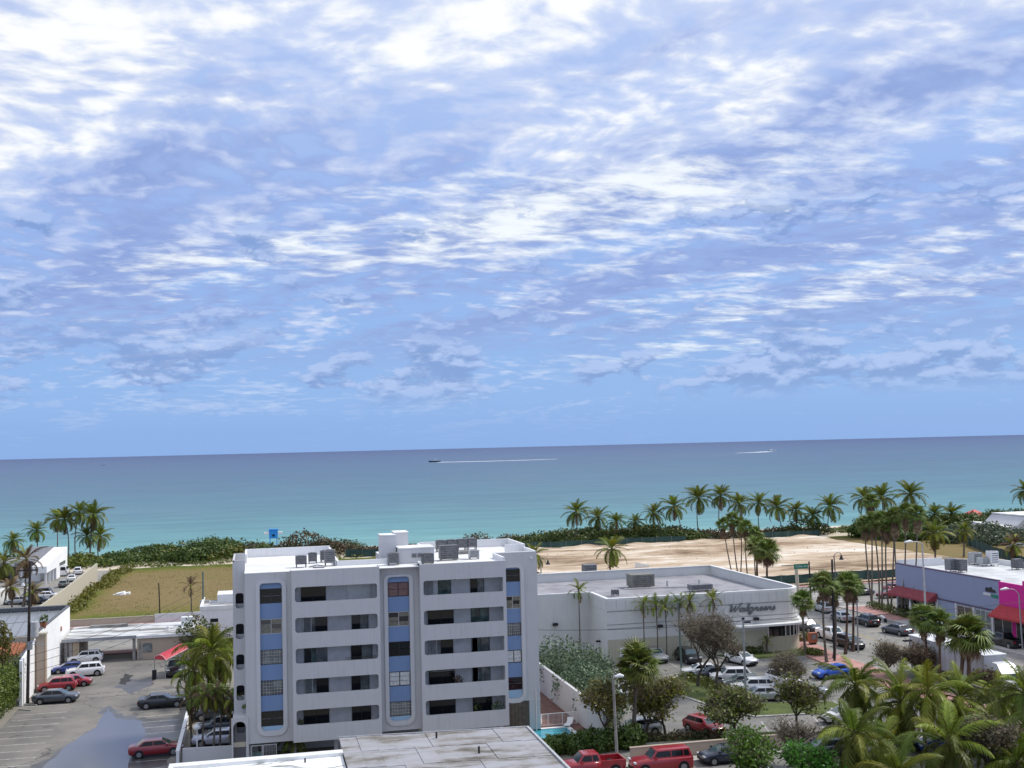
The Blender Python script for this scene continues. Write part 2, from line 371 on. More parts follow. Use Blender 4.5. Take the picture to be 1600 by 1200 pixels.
# ------------------------------------------------------------------ foliage helpers
def quads_mesh(name, V4, mat, smooth=False):  # V4: (N,4,3)
    n = len(V4); me = bpy.data.meshes.new(name)
    me.vertices.add(n * 4); me.vertices.foreach_set('co', np.ascontiguousarray(V4, dtype=np.float32).ravel())
    me.loops.add(n * 4); me.loops.foreach_set('vertex_index', np.arange(n * 4, dtype=np.int32))
    me.polygons.add(n); me.polygons.foreach_set('loop_start', np.arange(0, n * 4, 4, dtype=np.int32))
    me.polygons.foreach_set('loop_total', np.full(n, 4, dtype=np.int32))
    me.materials.append(mat); me.update(calc_edges=True); return me
def unit(a): return a / np.maximum(np.linalg.norm(a, axis=1, keepdims=True), 1e-9)
def leaf_quads(C, N, size, asp=.55, jit=.8):  # diamonds at centres C lying roughly square to N
    n = len(C); N = unit(N + npr.normal(0, jit, (n, 3)))
    A = unit(np.cross(N, npr.normal(0, 1, (n, 3)))); B = np.cross(N, A)
    s = (size * npr.uniform(.6, 1.35, n))[:, None]
    return np.stack([C - A * s, C - B * s * asp, C + A * s, C + B * s * asp], axis=1)
def blob_leaves(blobs, per_area, size, asp=.55, jit=.7, inner=.35):
    """leaves spread through the outer shell of lumpy ellipsoids (x,y,z,rx,ry,rz)"""
    out = []
    for (x, y, z, rx, ry, rz) in blobs:
        n = int(per_area * (rx * ry + rx * rz + ry * rz) * 4)
        d = unit(npr.normal(0, 1, (n, 3))); ph = npr.uniform(0, 6.3, 3)
        lump = 1 + .18 * np.sin(3.1 * d[:, 0] * 2 + ph[0]) * np.sin(2.7 * d[:, 1] * 2 + ph[1]) + .12 * np.sin(5 * d[:, 2] + 4 * d[:, 0] + ph[2])
        r = (1 - inner * npr.random(n) ** 1.6) * lump
        out.append(leaf_quads(np.array([x, y, z]) + d * r[:, None] * np.array([rx, ry, rz]), d, size, asp, jit))
    V = np.concatenate(out); return V[V[:, :, 2].min(axis=1) > -.05]

def frond_mesh(name, k, droop, nl, seg, mat, wl=.30, sweep=.9, lw=.013):
    """one pinnate leaf of unit length along +X: midrib curving down, leaflets hanging off both sides"""
    mb = MB(); pts = []; th = .35; x = z = 0.0; n = 9
    for i in range(n + 1):
        pts.append(Vector((x, 0, z))); t = i / n
        th2 = th - k * (t ** 1.3); x += math.cos(th2) / n; z += math.sin(th2) / n
    mb.tube(pts, [.014 * (1 - .8 * i / n) for i in range(n + 1)], 4, 0, False)
    for i in range(nl):
        t = .14 + .86 * (i + .5) / nl; q = t * n; a = min(int(q), n - 1); p = pts[a].lerp(pts[a + 1], q - a)
        d = (pts[a + 1] - pts[a]).normalized(); up = Vector((-d.z, 0, d.x))
        L = wl * max(.16, math.sin(math.pi * min(1, .16 + .84 * t)) ** .7) * rnd.uniform(.85, 1.1)
        for sgn in (-1, 1):
            dr = droop * rnd.uniform(.6, 1.3); sw = sweep * rnd.uniform(.85, 1.15)
            v = (Vector((0, sgn, 0)) * math.cos(sw) + d * math.sin(sw)).normalized(); prev = p.copy(); w = lw
            row = []
            for s_ in range(seg + 1):
                f_ = s_ / seg; wv = d * (w * (1 - f_ * .92))
                row.append((prev - wv, prev + wv))
                dv = (v + up * (.22 - 1.2 * dr * f_) + Vector((0, 0, -1)) * (dr * (.25 + f_ * 1.1))).normalized()
                prev = prev + dv * (L / seg)
            vs = [c for r_ in row for c in r_]
            mb.add(vs, [(2 * j, 2 * j + 1, 2 * j + 3, 2 * j + 2) for j in range(seg)])
    return mb.mesh(name, [mat])
def fan_mesh(name, n, mat, spread=230, droop=.35, pet=.75):
    """one fan-shaped leaf along +X: stalk, then folded segments radiating from its end (unit radius)"""
    mb = MB(); hub = Vector((pet, 0, .06)); mb.tube([(0, 0, 0), (pet * .5, 0, .06), hub], [.028, .02, .014], 4, 0, False)
    for i in range(n):
        a = R(-spread / 2 + spread * (i + .5) / n); L = rnd.uniform(.82, 1.05) * (1 - .18 * abs(a) / 2)
        d = Vector((math.cos(a), math.sin(a), .10)); sd = Vector((-math.sin(a), math.cos(a), 0))
        w = .9 * math.sin(R(spread) / n / 2) * L
        m1 = hub + d * (L * .55); m1.z += .05; tip = hub + d * L; tip.z -= droop * rnd.uniform(.5, 1.4)
        mb.add([hub, m1 - sd * w * .62 + Vector((0, 0, -.03)), m1, m1 + sd * w * .62 + Vector((0, 0, -.03)), tip],
               [(0, 1, 2), (0, 2, 3), (1, 4, 2), (2, 4, 3)])
    return mb.mesh(name, [mat])

FR_A = [frond_mesh('frond', k, dr, 30, 2, m_coco, wl, .8, .021) for k, dr, wl in ((.65, .35, .30), (1.0, .45, .32), (1.4, .6, .31), (1.9, .8, .29))]
FR_N = [frond_mesh('frond', k, dr, 56, 3, m_coco, wl, .9, .013) for k, dr, wl in ((.9, .5, .30), (1.35, .85, .31), (1.8, 1.15, .30), (2.3, 1.4, .29), (1.5, 1.1, .32))]
FR_S = [frond_mesh('frond', k, dr, 22, 1, m_coco, wl, .8, .024) for k, dr, wl in ((.8, .35, .26), (1.3, .6, .26), (1.9, .8, .25))]
FAN = [fan_mesh('fan_leaf', n, m_fan, sp, dr) for n, sp, dr in ((20, 250, .18), (18, 220, .35), (22, 270, .5))]

def pix(o): return o
def palm_trunk(p, base, top, r0, r1, mat, bend=.0, n=9):
    base = Vector(base); top = Vector(top); mb = MB(); pts = []; rad = []
    side = Vector((rnd.uniform(-1, 1), rnd.uniform(-.3, .3), 0)) * bend
    for i in range(n + 1):
        t = i / n; q = base.lerp(top, t) + side * (4 * t * (1 - t)); pts.append(q - base)
        rad.append(lerp(r0, r1, min(1, t * 1.6)) * (1 + (.45 * max(0, 1 - t * 9)) + .05 * math.sin(i * 2.3)))
    mb.tube(pts, rad, 7, 0); mb.build('trunk', mat, p)
    return top - base
def coconut(label, base, top, L, n=18, meshes=None, mat=None, dead=3, group=None, lo=-45, hi=72, bend=.5, r=.15, sw=None, name='coconut_palm', trunk=None, cat='palm tree', yel=0.0, wind=0.0):
    base = Vector(base); p = thing(name, label, cat, base, 0, group)
    c = palm_trunk(p, base, top, r * 1.15, r * .8, trunk or m_trunk, bend); ms = meshes or FR_A; a0 = rnd.uniform(0, 6.3)
    for i in range(n + dead):
        az = a0 + i * 2.39996
        dd = i >= n; t = (i / max(1, n - 1)) if not dd else 1
        pit = lerp(hi, lo, t ** 1.05) + rnd.uniform(-9, 9)
        if dd: pit = rnd.uniform(-80, -58)
        if wind and not dd:                 # blown over to one side
            az = az + .55 * math.sin(wind - az)
        k = min(len(ms) - 1, int(max(0, min(.99, (.15 + .85 * t) * rnd.uniform(.75, 1.15))) * len(ms)))
        l_ = L * rnd.uniform(.86, 1.08) * (.78 if pit > 58 else 1)
        mm = m_cocob if dd else (m_cocoy if rnd.random() < yel else (mat or None))
        o = inst(ms[k], 'dead_frond' if dd else 'frond', p, c + Vector((0, 0, rnd.uniform(-.1, .1))), (rnd.uniform(-.35, .35), -R(pit - 12), az), (l_, l_, l_), mm)
    mb = MB(); mb.tube([c + Vector((0, 0, -.5)), c + Vector((0, 0, .0)), c + Vector((0, 0, .45))], [r * .9, r * 1.3, r * .35], 6)
    mb.build('crown_shaft', m_trunkb if mat is None else m_cocoy, p)
    return p
def fanpalm(label, base, top, L, n=26, dead=10, skirt=1.2, group=None, r=.16, name='fan_palm', trunk=None, mat=None, bend=.3, cat='palm tree', lo=-38):
    base = Vector(base); p = thing(name, label, cat, base, 0, group)
    c = palm_trunk(p, base, top, r * 1.2, r * .85, trunk or m_trunkb, bend); a0 = rnd.uniform(0, 6.3)
    for i in range(n):
        t = i / (n - 1); pit = lerp(80, lo, t ** .95) + rnd.uniform(-8, 8); l_ = L * rnd.uniform(.85, 1.1)
        inst(FAN[rnd.randrange(3)], 'fan_leaf', p, c + Vector((0, 0, rnd.uniform(-.15, .1))), (rnd.uniform(-.5, .5), -R(pit), a0 + i * 2.39996), (l_, l_, l_), mat)
    for i in range(dead):
        l_ = L * rnd.uniform(.7, .95)
        inst(FAN[rnd.randrange(3)], 'dead_leaf', p, c + Vector((0, 0, -rnd.random() * skirt)), (rnd.uniform(-.6, .6), R(rnd.uniform(62, 86)), a0 + i * 2.39996), (l_, l_ * .75, l_), m_fand)
    return p

def grow_tree(h, spread, lean=0.0, levels=4, seed=0, r0=.16, fork=.32, kids=3):
    """trunk and limbs as one mesh, plus the list of twig ends"""
    q = random.Random(seed); mb = MB(); tips = []
    def go(p, d, L, r, lv):
        pts = [p]; k = 4
        for i in range(k):
            d = (d + Vector((q.uniform(-.22, .22), q.uniform(-.22, .22), q.uniform(-.05, .16)))).normalized(); pts.append(pts[-1] + d * (L / k))
        mb.tube(pts, [lerp(r, r * .62, i / k) for i in range(k + 1)], 6 if lv < 2 else (4 if lv < 3 else 3), 0, False)
        if lv >= levels: tips.append((pts[-1], d)); return
        m = kids + (1 if q.random() < .4 else 0); a0 = q.uniform(0, 6.3)
        for i in range(m):
            a = a0 + 6.283 * i / m + q.uniform(-.4, .4); out = Vector((math.cos(a), math.sin(a), 0)) * spread
            nd = (d * .62 + out * q.uniform(.40, 1.05) + Vector((0, 0, q.uniform(-.05, .55)))).normalized()
            st = pts[-1] if i or lv == 0 else pts[-2]
            go(st, nd, L * q.uniform(.55, .95), r * .60, lv + 1)
        if lv >= 2: tips.append((pts[-1], d))
    go(Vector((0, 0, -.1)), Vector((lean, 0, 1)).normalized(), h * fork, r0, 0)
    top = max(t[0].z for t in tips); s_ = h / top
    mb.v = [(x * s_, y * s_, z * s_) for x, y, z in mb.v]; tips = [(t * s_, d) for t, d in tips]
    return mb, tips
def tip_leaves(tips, per, rad, size, asp=.6, flat=1.0):
    Cs = np.array([tuple(t) for t, d in tips]); n = len(Cs) * per
    C = np.repeat(Cs, per, axis=0) + npr.normal(0, rad * .55, (n, 3)) * np.array([1, 1, flat])
    return leaf_quads(C, np.tile(np.array([[0, 0, 1.]]), (n, 1)), size, asp, .9)
def broadleaf(label, base, h, spread, mat, seed, per=10, size=.16, levels=4, r0=.16, clump=.45, group=None, name='leafy_tree', lean=0.0, fork=.30, cat='tree', kids=3, twigs=True, bark=None, tw_n=3):
    p = thing(name, label, cat, base, rnd.uniform(0, 6.3), group)
    mb, tips = grow_tree(h, spread, lean, levels, seed, r0, fork, kids); mb.build('trunk', bark or m_bark, p)
    if twigs:
        tw = MB(); q = random.Random(seed + 1)
        for t, d in tips:
            for i in range(tw_n):
                e_ = t + Vector((q.uniform(-1, 1), q.uniform(-1, 1), q.uniform(-.5, 1))) * clump * 1.5
                tw.tube([t, t.lerp(e_, .5) + Vector((0, 0, .05)), e_], [.020, .014, .007], 3, 0, False)
        tag(tw.build('twigs', m_twig, p), kind='stuff')
    if per: tag(inst(quads_mesh('crown', tip_leaves(tips, per, clump, size), mat), 'crown', p), kind='stuff')
    return p
def shrub(label, base, blobs, mat, dens=14, size=.16, group=None, name='shrub', cat='shrub', stems=True, jit=.7, rz=None, inner=.4):
    p = thing(name, label, cat, base, rnd.uniform(0, 6.3) if rz is None else rz, group)
    tag(inst(quads_mesh('foliage', blob_leaves(blobs, dens, size, jit=jit, inner=inner), mat), 'foliage', p), kind='stuff')
    if stems:
        mb = MB()
        for b in blobs[:5]:
            mb.tube([(b[0] * .4, b[1] * .4, -.05), (b[0] * .7, b[1] * .7, b[2] * .5), (b[0], b[1], b[2] + b[5] * .5)], [.09, .06, .02], 5)
        mb.build('stem', m_bark, p)
    return p

# ------------------------------------------------------------------ cars
CK = dict(
 sedan=dict(L=4.75, W=1.84, hood=.93, belt=.98, roof=1.45, trunk=1.03, a=1.32, b=.45, c=-1.05, d=-1.75, wr=.33),
 coupe=dict(L=4.95, W=1.92, hood=.96, belt=1.0, roof=1.42, trunk=1.05, a=.95, b=.15, c=-1.05, d=-1.85, wr=.35),
 hatch=dict(L=4.3, W=1.80, hood=.98, belt=1.02, roof=1.50, trunk=1.05, a=1.25, b=.45, c=-1.45, d=-1.98, wr=.33),
 suv=dict(L=4.65, W=1.88, hood=1.06, belt=1.10, roof=1.68, trunk=1.12, a=1.15, b=.45, c=-1.75, d=-2.18, wr=.36),
 bigsuv=dict(L=5.15, W=2.0, hood=1.16, belt=1.20, roof=1.88, trunk=1.22, a=1.12, b=.55, c=-2.30, d=-2.50, wr=.40),
 pickup=dict(L=5.7, W=2.0, hood=1.16, belt=1.18, roof=1.84, trunk=1.22, a=1.25, b=.70, c=-.60, d=-.82, wr=.40),
 van=dict(L=5.6, W=2.0, hood=1.2, belt=1.35, roof=2.3, trunk=1.35, a=1.9, b=1.2, c=-2.72, d=-2.78, wr=.36))
_cm = {}
def car_meshes(kind):
    if kind in _cm: return _cm[kind]
    k = CK[kind]; L, Wd, hood, belt, roof, trunk = k['L'], k['W'] / 2, k['hood'], k['belt'], k['roof'], k['trunk']
    a, b, c, d, wr = k['a'], k['b'], k['c'], k['d'], k['wr']; f_, r_ = L / 2, -L / 2; bed = kind == 'pickup'
    back = belt + .02 if not bed else 1.22
    st = [(f_, .72, .42, .72), (f_ - .10, .88, .30, .80), (f_ - .45, .96, .24, hood - .06), (a, 1.0, .22, hood), (a - .05, 1.0, .22, belt), (0, 1.0, .21, belt + .01),
          (d + .05, 1.0, .22, belt + .01), (d, 1.0, .22, trunk if not bed else .80), (r_ + .40, .98, .26, trunk if not bed else .80), (r_ + .10, .92, .32, trunk - .05 if not bed else .80), (r_, .80, .45, trunk - .18 if not bed else .78)]
    mb = MB(); rows = []
    for (x, w, zb, zt) in st:
        w *= Wd; m_ = lerp(zb, zt, .55)
        rows.append([(x, 0, zb), (x, w * .86, zb), (x, w * .99, zb + .12), (x, w, m_), (x, w * .985, zt - .12), (x, w * .90, zt - .015), (x, w * .55, zt + .02), (x, 0, zt + .03)])
    full = [r1 + [(x, -y, z) for x, y, z in r1[-2:0:-1]] for r1 in rows]; n = len(full[0])
    vs = [v for r1 in full for v in r1]
    mb.add(vs, [(i * n + j, i * n + (j + 1) % n, (i + 1) * n + (j + 1) % n, (i + 1) * n + j) for i in range(len(full) - 1) for j in range(n)], 0, True)
    mb.add(full[0], [tuple(range(n))]); mb.add(full[-1], [tuple(range(n))[::-1]])
    # cabin: rings from the belt line to the roof
    zb = belt - .02; wB, wT = Wd * .90, Wd * .70
    def ringp(x0, x1, w, z, cr=.12):
        return [(x0, -w + cr, z), (x0 - cr * .6, -w, z), (x1 + cr * .6, -w, z), (x1, -w + cr, z), (x1, w - cr, z), (x1 + cr * .6, w, z), (x0 - cr * .6, w, z), (x0, w - cr, z)]
    rings = [ringp(a, d, wB, zb), ringp(lerp(a, b, .93), lerp(d, c, .93), lerp(wB, wT, .93), lerp(zb, roof, .91)), ringp(b - .02, c + .03, wT - .05, roof - .03), ringp(b - .25, c + .28, wT - .3, roof)]
    vs = [v for r1 in rings for v in r1]
    mb.add(vs, [(i * 8 + j, i * 8 + (j + 1) % 8, (i + 1) * 8 + (j + 1) % 8, (i + 1) * 8 + j) for i in range(3) for j in range(8)], 0, False)
    mb.add(rings[-1], [tuple(range(8))])
    if bed:
        for s_ in (-1, 1): mb.box(r_ + .02, s_ * Wd * .97 if s_ < 0 else Wd * .80, .70, d + .02, s_ * Wd * .80 if s_ < 0 else Wd * .97, 1.22)
        mb.box(r_, -Wd * .965, .68, r_ + .08, Wd * .965, 1.215); mb.box(d - .05, -Wd * .9, .75, d + .04, Wd * .9, 1.20)
    res = dict(body=mb.mesh('body', [m_trim]))
    def face(x0a, x1a, frac0, frac1, side):  # a pane on a side of the cabin
        vs = []
        for fr, (xa, xb) in ((frac0, x0a), (frac1, x1a)):
            z = lerp(zb, roof, fr * .91); w = lerp(wB, wT, fr) + .012; vs += [(xa, side * w, z), (xb, side * w, z)]
        return vs
    q0, q1 = .18, .90; res['side_window'] = []
    def xat(fr, front): return lerp(a, b, fr * .93) if front else lerp(d, c, fr * .93)
    B_ = lerp(b, c, .46); nwin = 3 if kind in ('bigsuv', 'suv') else 2
    if bed: nwin = 2; B_ = lerp(b, c, .55)
    cuts = [None, B_, None] if nwin == 2 else [None, B_ + .12, lerp(B_, c, .62), None]
    for s_ in (-1, 1):
        for i in range(nwin):
            lo = [(xat(q, True) - .16) if cuts[i] is None else cuts[i] - .04 for q in (q0, q1)]
            hi = [(xat(q, False) + .20) if cuts[i + 1] is None else cuts[i + 1] + .04 for q in (q0, q1)]
            v = face((lo[0], hi[0]), (lo[1], hi[1]), q0, q1, s_)
            res['side_window'].append(MB().add(v, [(0, 1, 3, 2) if s_ < 0 else (2, 3, 1, 0)]).mesh('side_window', [m_cglass]))
    def endp(front):
        vs = []
        for fr in (.10, .92):
            x = xat(fr, front) + (.014 if front else -.014); z = lerp(zb, roof, fr * .91); w = lerp(wB, wT, fr) - .13; vs += [(x, -w, z), (x, w, z)]
        return MB().add(vs, [(0, 1, 3, 2) if front else (2, 3, 1, 0)])
    res['windscreen'] = endp(True).mesh('windscreen', [m_cglassb]); res['rear_window'] = endp(False).mesh('rear_window', [m_cglass])
    t = MB(); t.disc((0, 0, 0), (0, 1, 0), wr, .22, 16); res['tyre'] = t.mesh('wheel', [m_tyre])
    rm = MB(); rm.disc((0, 0, 0), (0, 1, 0), wr * .66, .236, 12); res['rim'] = rm.mesh('rim', [m_rim])
    ar = MB(); wx = (f_ - .88, r_ + .92); res['wx'] = wx
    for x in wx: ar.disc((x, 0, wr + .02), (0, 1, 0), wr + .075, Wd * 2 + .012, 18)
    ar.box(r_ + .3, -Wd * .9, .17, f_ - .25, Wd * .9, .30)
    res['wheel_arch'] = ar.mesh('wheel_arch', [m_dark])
    hl = MB(); hl.box(f_ - .20, 0, 0, f_ - .02, .36, .13); res['headlight'] = hl.mesh('headlight', [m_lamp])
    tl = MB(); tl.box(r_ - .005, 0, 0, r_ + .14, .30, .16); res['tail_light'] = tl.mesh('tail_light', [m_tail])
    bp = MB(); bp.box(f_ - .06, -Wd * .70, .34, f_ + .025, Wd * .70, .56); res['grille'] = bp.mesh('grille', [m_trim])
    pl_ = MB(); pl_.box(r_ - .02, -.16, .62, r_ + .02, .16, .74); res['number_plate'] = pl_.mesh('number_plate', [m_plate])
    mi = MB(); mi.box(-.10, 0, 0, .08, .20, .14); res['mirror'] = mi.mesh('mirror', [m_trim])
    _cm[kind] = res; return res
def res_sw(m): return m['side_window']
def car(name, label, kind, loc, heading, col, cat='car', group=None, sc=1.0, roofmat=None):
    k = CK[kind]; m = car_meshes(kind); Wd = k['W'] / 2; f_, r_ = k['L'] / 2, -k['L'] / 2
    t = thing(name, label, cat, loc, R(heading), group); t.scale = (sc, sc, sc)
    inst(m['body'], 'body', t, mat=col); inst(m['wheel_arch'], 'wheel_arch', t)
    for q in res_sw(m): inst(q, 'side_window', t)
    for q in ('windscreen', 'rear_window', 'grille', 'number_plate'): inst(m[q], q, t)
    for x in m['wx']:
        for s_ in (-1, 1):
            w = inst(m['tyre'], 'wheel', t, (x, s_ * (Wd - .095), k['wr'])); inst(m['rim'], 'rim', w)
    for s_ in (-1, 1):
        zl = k['hood'] - .26
        inst(m['headlight'], 'headlight', t, (0, (Wd - .47) if s_ > 0 else -(Wd - .11), zl))
        inst(m['tail_light'], 'tail_light', t, (0, (Wd - .42) if s_ > 0 else -(Wd - .12), k['trunk'] - .36))
        inst(m['mirror'], 'mirror', t, (k['a'] - .35, (Wd - .06) if s_ > 0 else -Wd - .14, k['belt'] + .02), mat=col)
    return t
p_white = paint('white car paint', (.78, .78, .78)); p_red = paint('red car paint', (.33, .018, .026)); p_dred = paint('deep red car paint', (.24, .014, .024))
p_blue = paint('blue car paint', (.014, .040, .22)); p_bblue = paint('bright blue car paint', (.02, .10, .50)); p_grey = paint('slate grey car paint', (.075, .085, .105), metal=.3)
p_black = paint('black car paint', (.012, .013, .016)); p_navy = paint('navy car paint', (.018, .026, .045)); p_silver = paint('silver car paint', (.42, .43, .44), metal=.4)
p_teal = paint('dark teal car paint', (.030, .045, .050)); p_lilac = paint('pale blue grey car paint', (.40, .42, .52), metal=.2); p_green = paint('grey green car paint', (.14, .17, .16), metal=.3)
p_cream = paint('cream car paint', (.55, .53, .47)); p_maroon = paint('maroon car paint', (.22, .020, .022))
# ------------------------------------------------------------------ ground, beach and sea
def rect(x0, y0, x1, y1): return [(x0, y0), (x1, y0), (x1, y1), (x0, y1)]
m_ground = M('dry ground', (.26, .235, .19), .9, 0, .05, col2=(.20, .185, .155), bump=.2, bscale=3)
struct(MB().sheet(rect(-900, -300, 900, 300), -.02), 'ground', m_ground)

def terrain(name, x0, y0, x1, y1, nx, ny, zf, mat):
    X = np.linspace(x0, x1, nx); Y = np.linspace(y0, y1, ny); GX, GY = np.meshgrid(X, Y)
    Z = zf(GX, GY); v = np.stack([GX, GY, Z], axis=2).reshape(-1, 3)
    q = np.array([[j * nx + i, j * nx + i + 1, (j + 1) * nx + i + 1, (j + 1) * nx + i] for j in range(ny - 1) for i in range(nx - 1)])
    me = bpy.data.meshes.new(name); me.from_pydata(v.tolist(), [], q.tolist()); me.materials.append(mat)
    me.polygons.foreach_set('use_smooth', [True] * len(q)); me.update()
    return tag(inst(me, name), kind='structure')
def wav(x, y, f, s): return np.sin(x * f + s) * np.cos(y * f * 1.3 + s * 2.1) + .5 * np.sin(x * f * 2.3 + y * f * 1.7 + s * 3)

m_beach, t, b = newmat('beach sand'); b.inputs['Roughness'].default_value = .9
x = t.new('ShaderNodeTexCoord').outputs['Object']
t.lk(t.mix(t.noise(x, .12, 5), (.66, .58, .46, 1), (.52, .44, .33, 1)), b.inputs['Base Color'])
terrain('beach', -900, 284, 900, 345, 60, 31, lambda x, y: np.where(y < 286, -.012, np.interp(y, [284, 292, 305, 318, 345], [0, .9, .6, -.2, -1.6])) + .12 * wav(x, y, .08, 1) * (y > 287), m_beach)

m_sea, t, b = newmat('sea water')
geo = t.new('ShaderNodeNewGeometry'); sp = t.new('ShaderNodeSeparateXYZ'); t.lk(geo.outputs['Position'], sp.inputs[0])
xo = geo.outputs['Position']
sw = t.noise(t.map(xo, sc=(.0035, .012, 1)), 1.0, 5, .6, .3)
dist = t.math('ADD', t.math('SUBTRACT', sp.outputs[1], 326.0), t.math('MULTIPLY', sp.outputs[0], .055))
dist = t.math('MULTIPLY', dist, t.math('MULTIPLY_ADD', sw, .9, .55))
lg = t.math('LOGARITHM', t.math('MAXIMUM', dist, 4.0), 10.0)
rp = t.new('ShaderNodeValToRGB'); t.lk(t.math('DIVIDE', lg, 4.5), rp.inputs[0]); e = rp.color_ramp.elements
e[0].position = .18; e[0].color = (.215, .42, .375, 1); e[1].position = .98; e[1].color = (.040, .064, .165, 1)
for p_, c_ in ((.36, (.140, .340, .330)), (.46, (.106, .255, .278)), (.56, (.086, .192, .242)), (.66, (.071, .146, .225)), (.78, (.060, .110, .208)), (.88, (.048, .082, .188))):
    q = e.new(p_); q.color = c4(c_)
rip = t.noise(t.map(xo, sc=(.018, .075, 1)), 1.0, 9, .72, .2)
colr = t.mix(t.ss(rip, .35, .65), rp.outputs[0], t.mix(.34, rp.outputs[0], (.012, .05, .085, 1)))
t.lk(colr, b.inputs['Base Color']); b.inputs['Roughness'].default_value = .42; b.inputs['Specular IOR Level'].default_value = .16
bn = t.new('ShaderNodeBump'); bn.inputs['Strength'].default_value = .5; bn.inputs['Distance'].default_value = .5
t.lk(t.noise(t.map(xo, sc=(.16, .5, 1)), 1.0, 5, .6), bn.inputs['Height']); t.lk(bn.outputs[0], b.inputs['Normal'])
struct(MB().sheet([(-90000, 300), (90000, 300), (90000, 160000), (-90000, 160000)], -.75), 'sea', m_sea)

# ---- avenue, side street, lots (sheets a few millimetres apart)
struct(MB().sheet(rect(-400, 166, 71, 190), .004), 'avenue', m_road)
struct(MB().sheet(rect(71, 60, 91.3, 190), .004).sheet(rect(91.3, 166, 400, 190), .004), 'side_street', m_road)
struct(MB().sheet(rect(8, 62, 71, 91.2), .003), 'back_street', m_asph2)
mk = MB()
for i in range(-60, 60, 1):
    x0 = i * 6.5; mk.sheet(rect(x0, 177.9, x0 + 3, 178.1), .010)
for i in range(9): mk.sheet(rect(73.5 + i * 2, 163.4, 74.1 + i * 2, 166.2), .010)
for i in range(8): mk.sheet(rect(93.4, 168 + i * 2.6, 96.4, 168.8 + i * 2.6), .010)
mk.sheet(rect(88.6, 120, 88.75, 160), .010); mk.sheet(rect(72.0, 161.6, 91, 162.0), .010)
for i in range(8): mk.sheet(rect(88.7, 122 + i * 5.4, 91, 122.14 + i * 5.4), .0105)
struct(mk, 'road_marking', m_stripe)
mk = MB()
for i in range(14): mk.sheet(rect(81.05, 62 + i * 7, 81.2, 65.5 + i * 7), .010)
mk.sheet(rect(80.6, 120, 80.75, 161), .010)
struct(mk, 'centre_line', m_yellow)
def slab(name, poly, h, mat, kerb=None):
    o = struct(MB().prism(poly, -.03, h), name, mat); return o
slab('pavement', rect(91.3, 60, 96, 166), .13, m_pave)
slab('pavement', rect(91.5, 150, 96, 164.5), .134, m_pinkpave)
slab('pink_pavement', [(66.2, 92), (70.8, 92), (70.8, 130), (72.5, 141), (73, 160), (66.8, 160), (66.8, 136)], .13, m_pinkpave)
slab('pavement', rect(-400, 163.6, 66.6, 166), .13, m_pinkpave); slab('pavement', rect(-400, 190, 400, 191.6), .13, m_pinkpave)
slab('pavement', rect(26, 90.9, 71, 92.2), .13, m_pave)
kb = MB()
for q in (rect(91.15, 60, 91.3, 166), rect(70.8, 92, 70.95, 130), rect(-400, 166, 66.6, 166.15), rect(-400, 189.85, 400, 190), rect(26, 90.75, 71, 90.9)): kb.prism(q, -.02, .14)
struct(kb, 'kerb', m_kerb)

# ---- left car park
lot = struct(MB().sheet(rect(-25.2, 60, -6.9, 158.2), .003), 'car_park', m_asph)
def pstripe(par, x0, y0, x1, y1, w=.11, z=.009, mat=None):
    d = Vector((x1 - x0, y1 - y0)).normalized(); n = Vector((-d.y, d.x)) * w / 2
    MB().sheet([(x0 + n.x, y0 + n.y), (x0 - n.x, y0 - n.y), (x1 - n.x, y1 - n.y), (x1 + n.x, y1 + n.y)], z).build('painted_line', mat or m_stripe, par)
for i in range(14):
    y = 97.5 + i * 2.62
    if y < 130: pstripe(lot, -24.9, y, -19.8 + .1 * (i % 3), y - .25)
for i in range(14):
    y = 103.4 + i * 2.55
    if y < 137: pstripe(lot, -7.3, y, -12.2, y - .2)
for i in range(3): pstripe(lot, -9.6 + i * .1, 132.5 + i * 6, -7.2, 139 + i * 6, .1)
for i in range(6): pstripe(lot, -25.0, 132.8 + i * 2.7, -20.2, 132.5 + i * 2.7)
# wet patches and the big puddle
m_wet = M('wet dark asphalt', (.060, .057, .056), .32, 0, .5, col2=(.098, .092, .086), spec=.5)
m_pud, t, b = newmat('puddle water'); b.inputs['Base Color'].default_value = (.115, .113, .118, 1)
b.inputs['Roughness'].default_value = .09; b.inputs['IOR'].default_value = 1.45; b.inputs['Specular IOR Level'].default_value = .6
bn = t.new('ShaderNodeBump'); bn.inputs['Strength'].default_value = .05; t.lk(t.noise(t.new('ShaderNodeTexCoord').outputs['Object'], 3, 3), bn.inputs['Height']); t.lk(bn.outputs[0], b.inputs['Normal'])
def outline(pts, z, jit, n=7, seed=3):
    q = random.Random(seed); P_ = [g(*p) for p in pts]; out = []  # irregular outline
    for i in range(len(P_)):
        a, b_ = P_[i], P_[(i + 1) % len(P_)]
        for k in range(n):
            p = a.lerp(b_, k / n); j = min(jit, (b_ - a).length / n * .45) if k else 0
            out.append((p.x + q.uniform(-j, j), p.y + q.uniform(-j, j) * 1.6))
    return out
struct(MB().sheet(outline([(40, 1205), (100, 1168), (180, 1128), (152, 1114), (170, 1101), (192, 1118), (228, 1122), (262, 1146), (285, 1150), (262, 1205)], 0, .5, 7, 4), .006), 'wet_asphalt', m_wet)
struct(MB().sheet(outline([(62, 1205), (108, 1162), (150, 1136), (161, 1118), (170, 1106), (181, 1123), (222, 1126), (228, 1150), (205, 1172), (200, 1205)], 0, .13, 6, 9), .010), 'puddle', m_pud)
struct(MB().sheet(outline([(182, 1075), (196, 1056), (215, 1062), (240, 1060), (236, 1072), (205, 1084)], 0, .5, 6, 2), .006), 'wet_asphalt', m_wet)
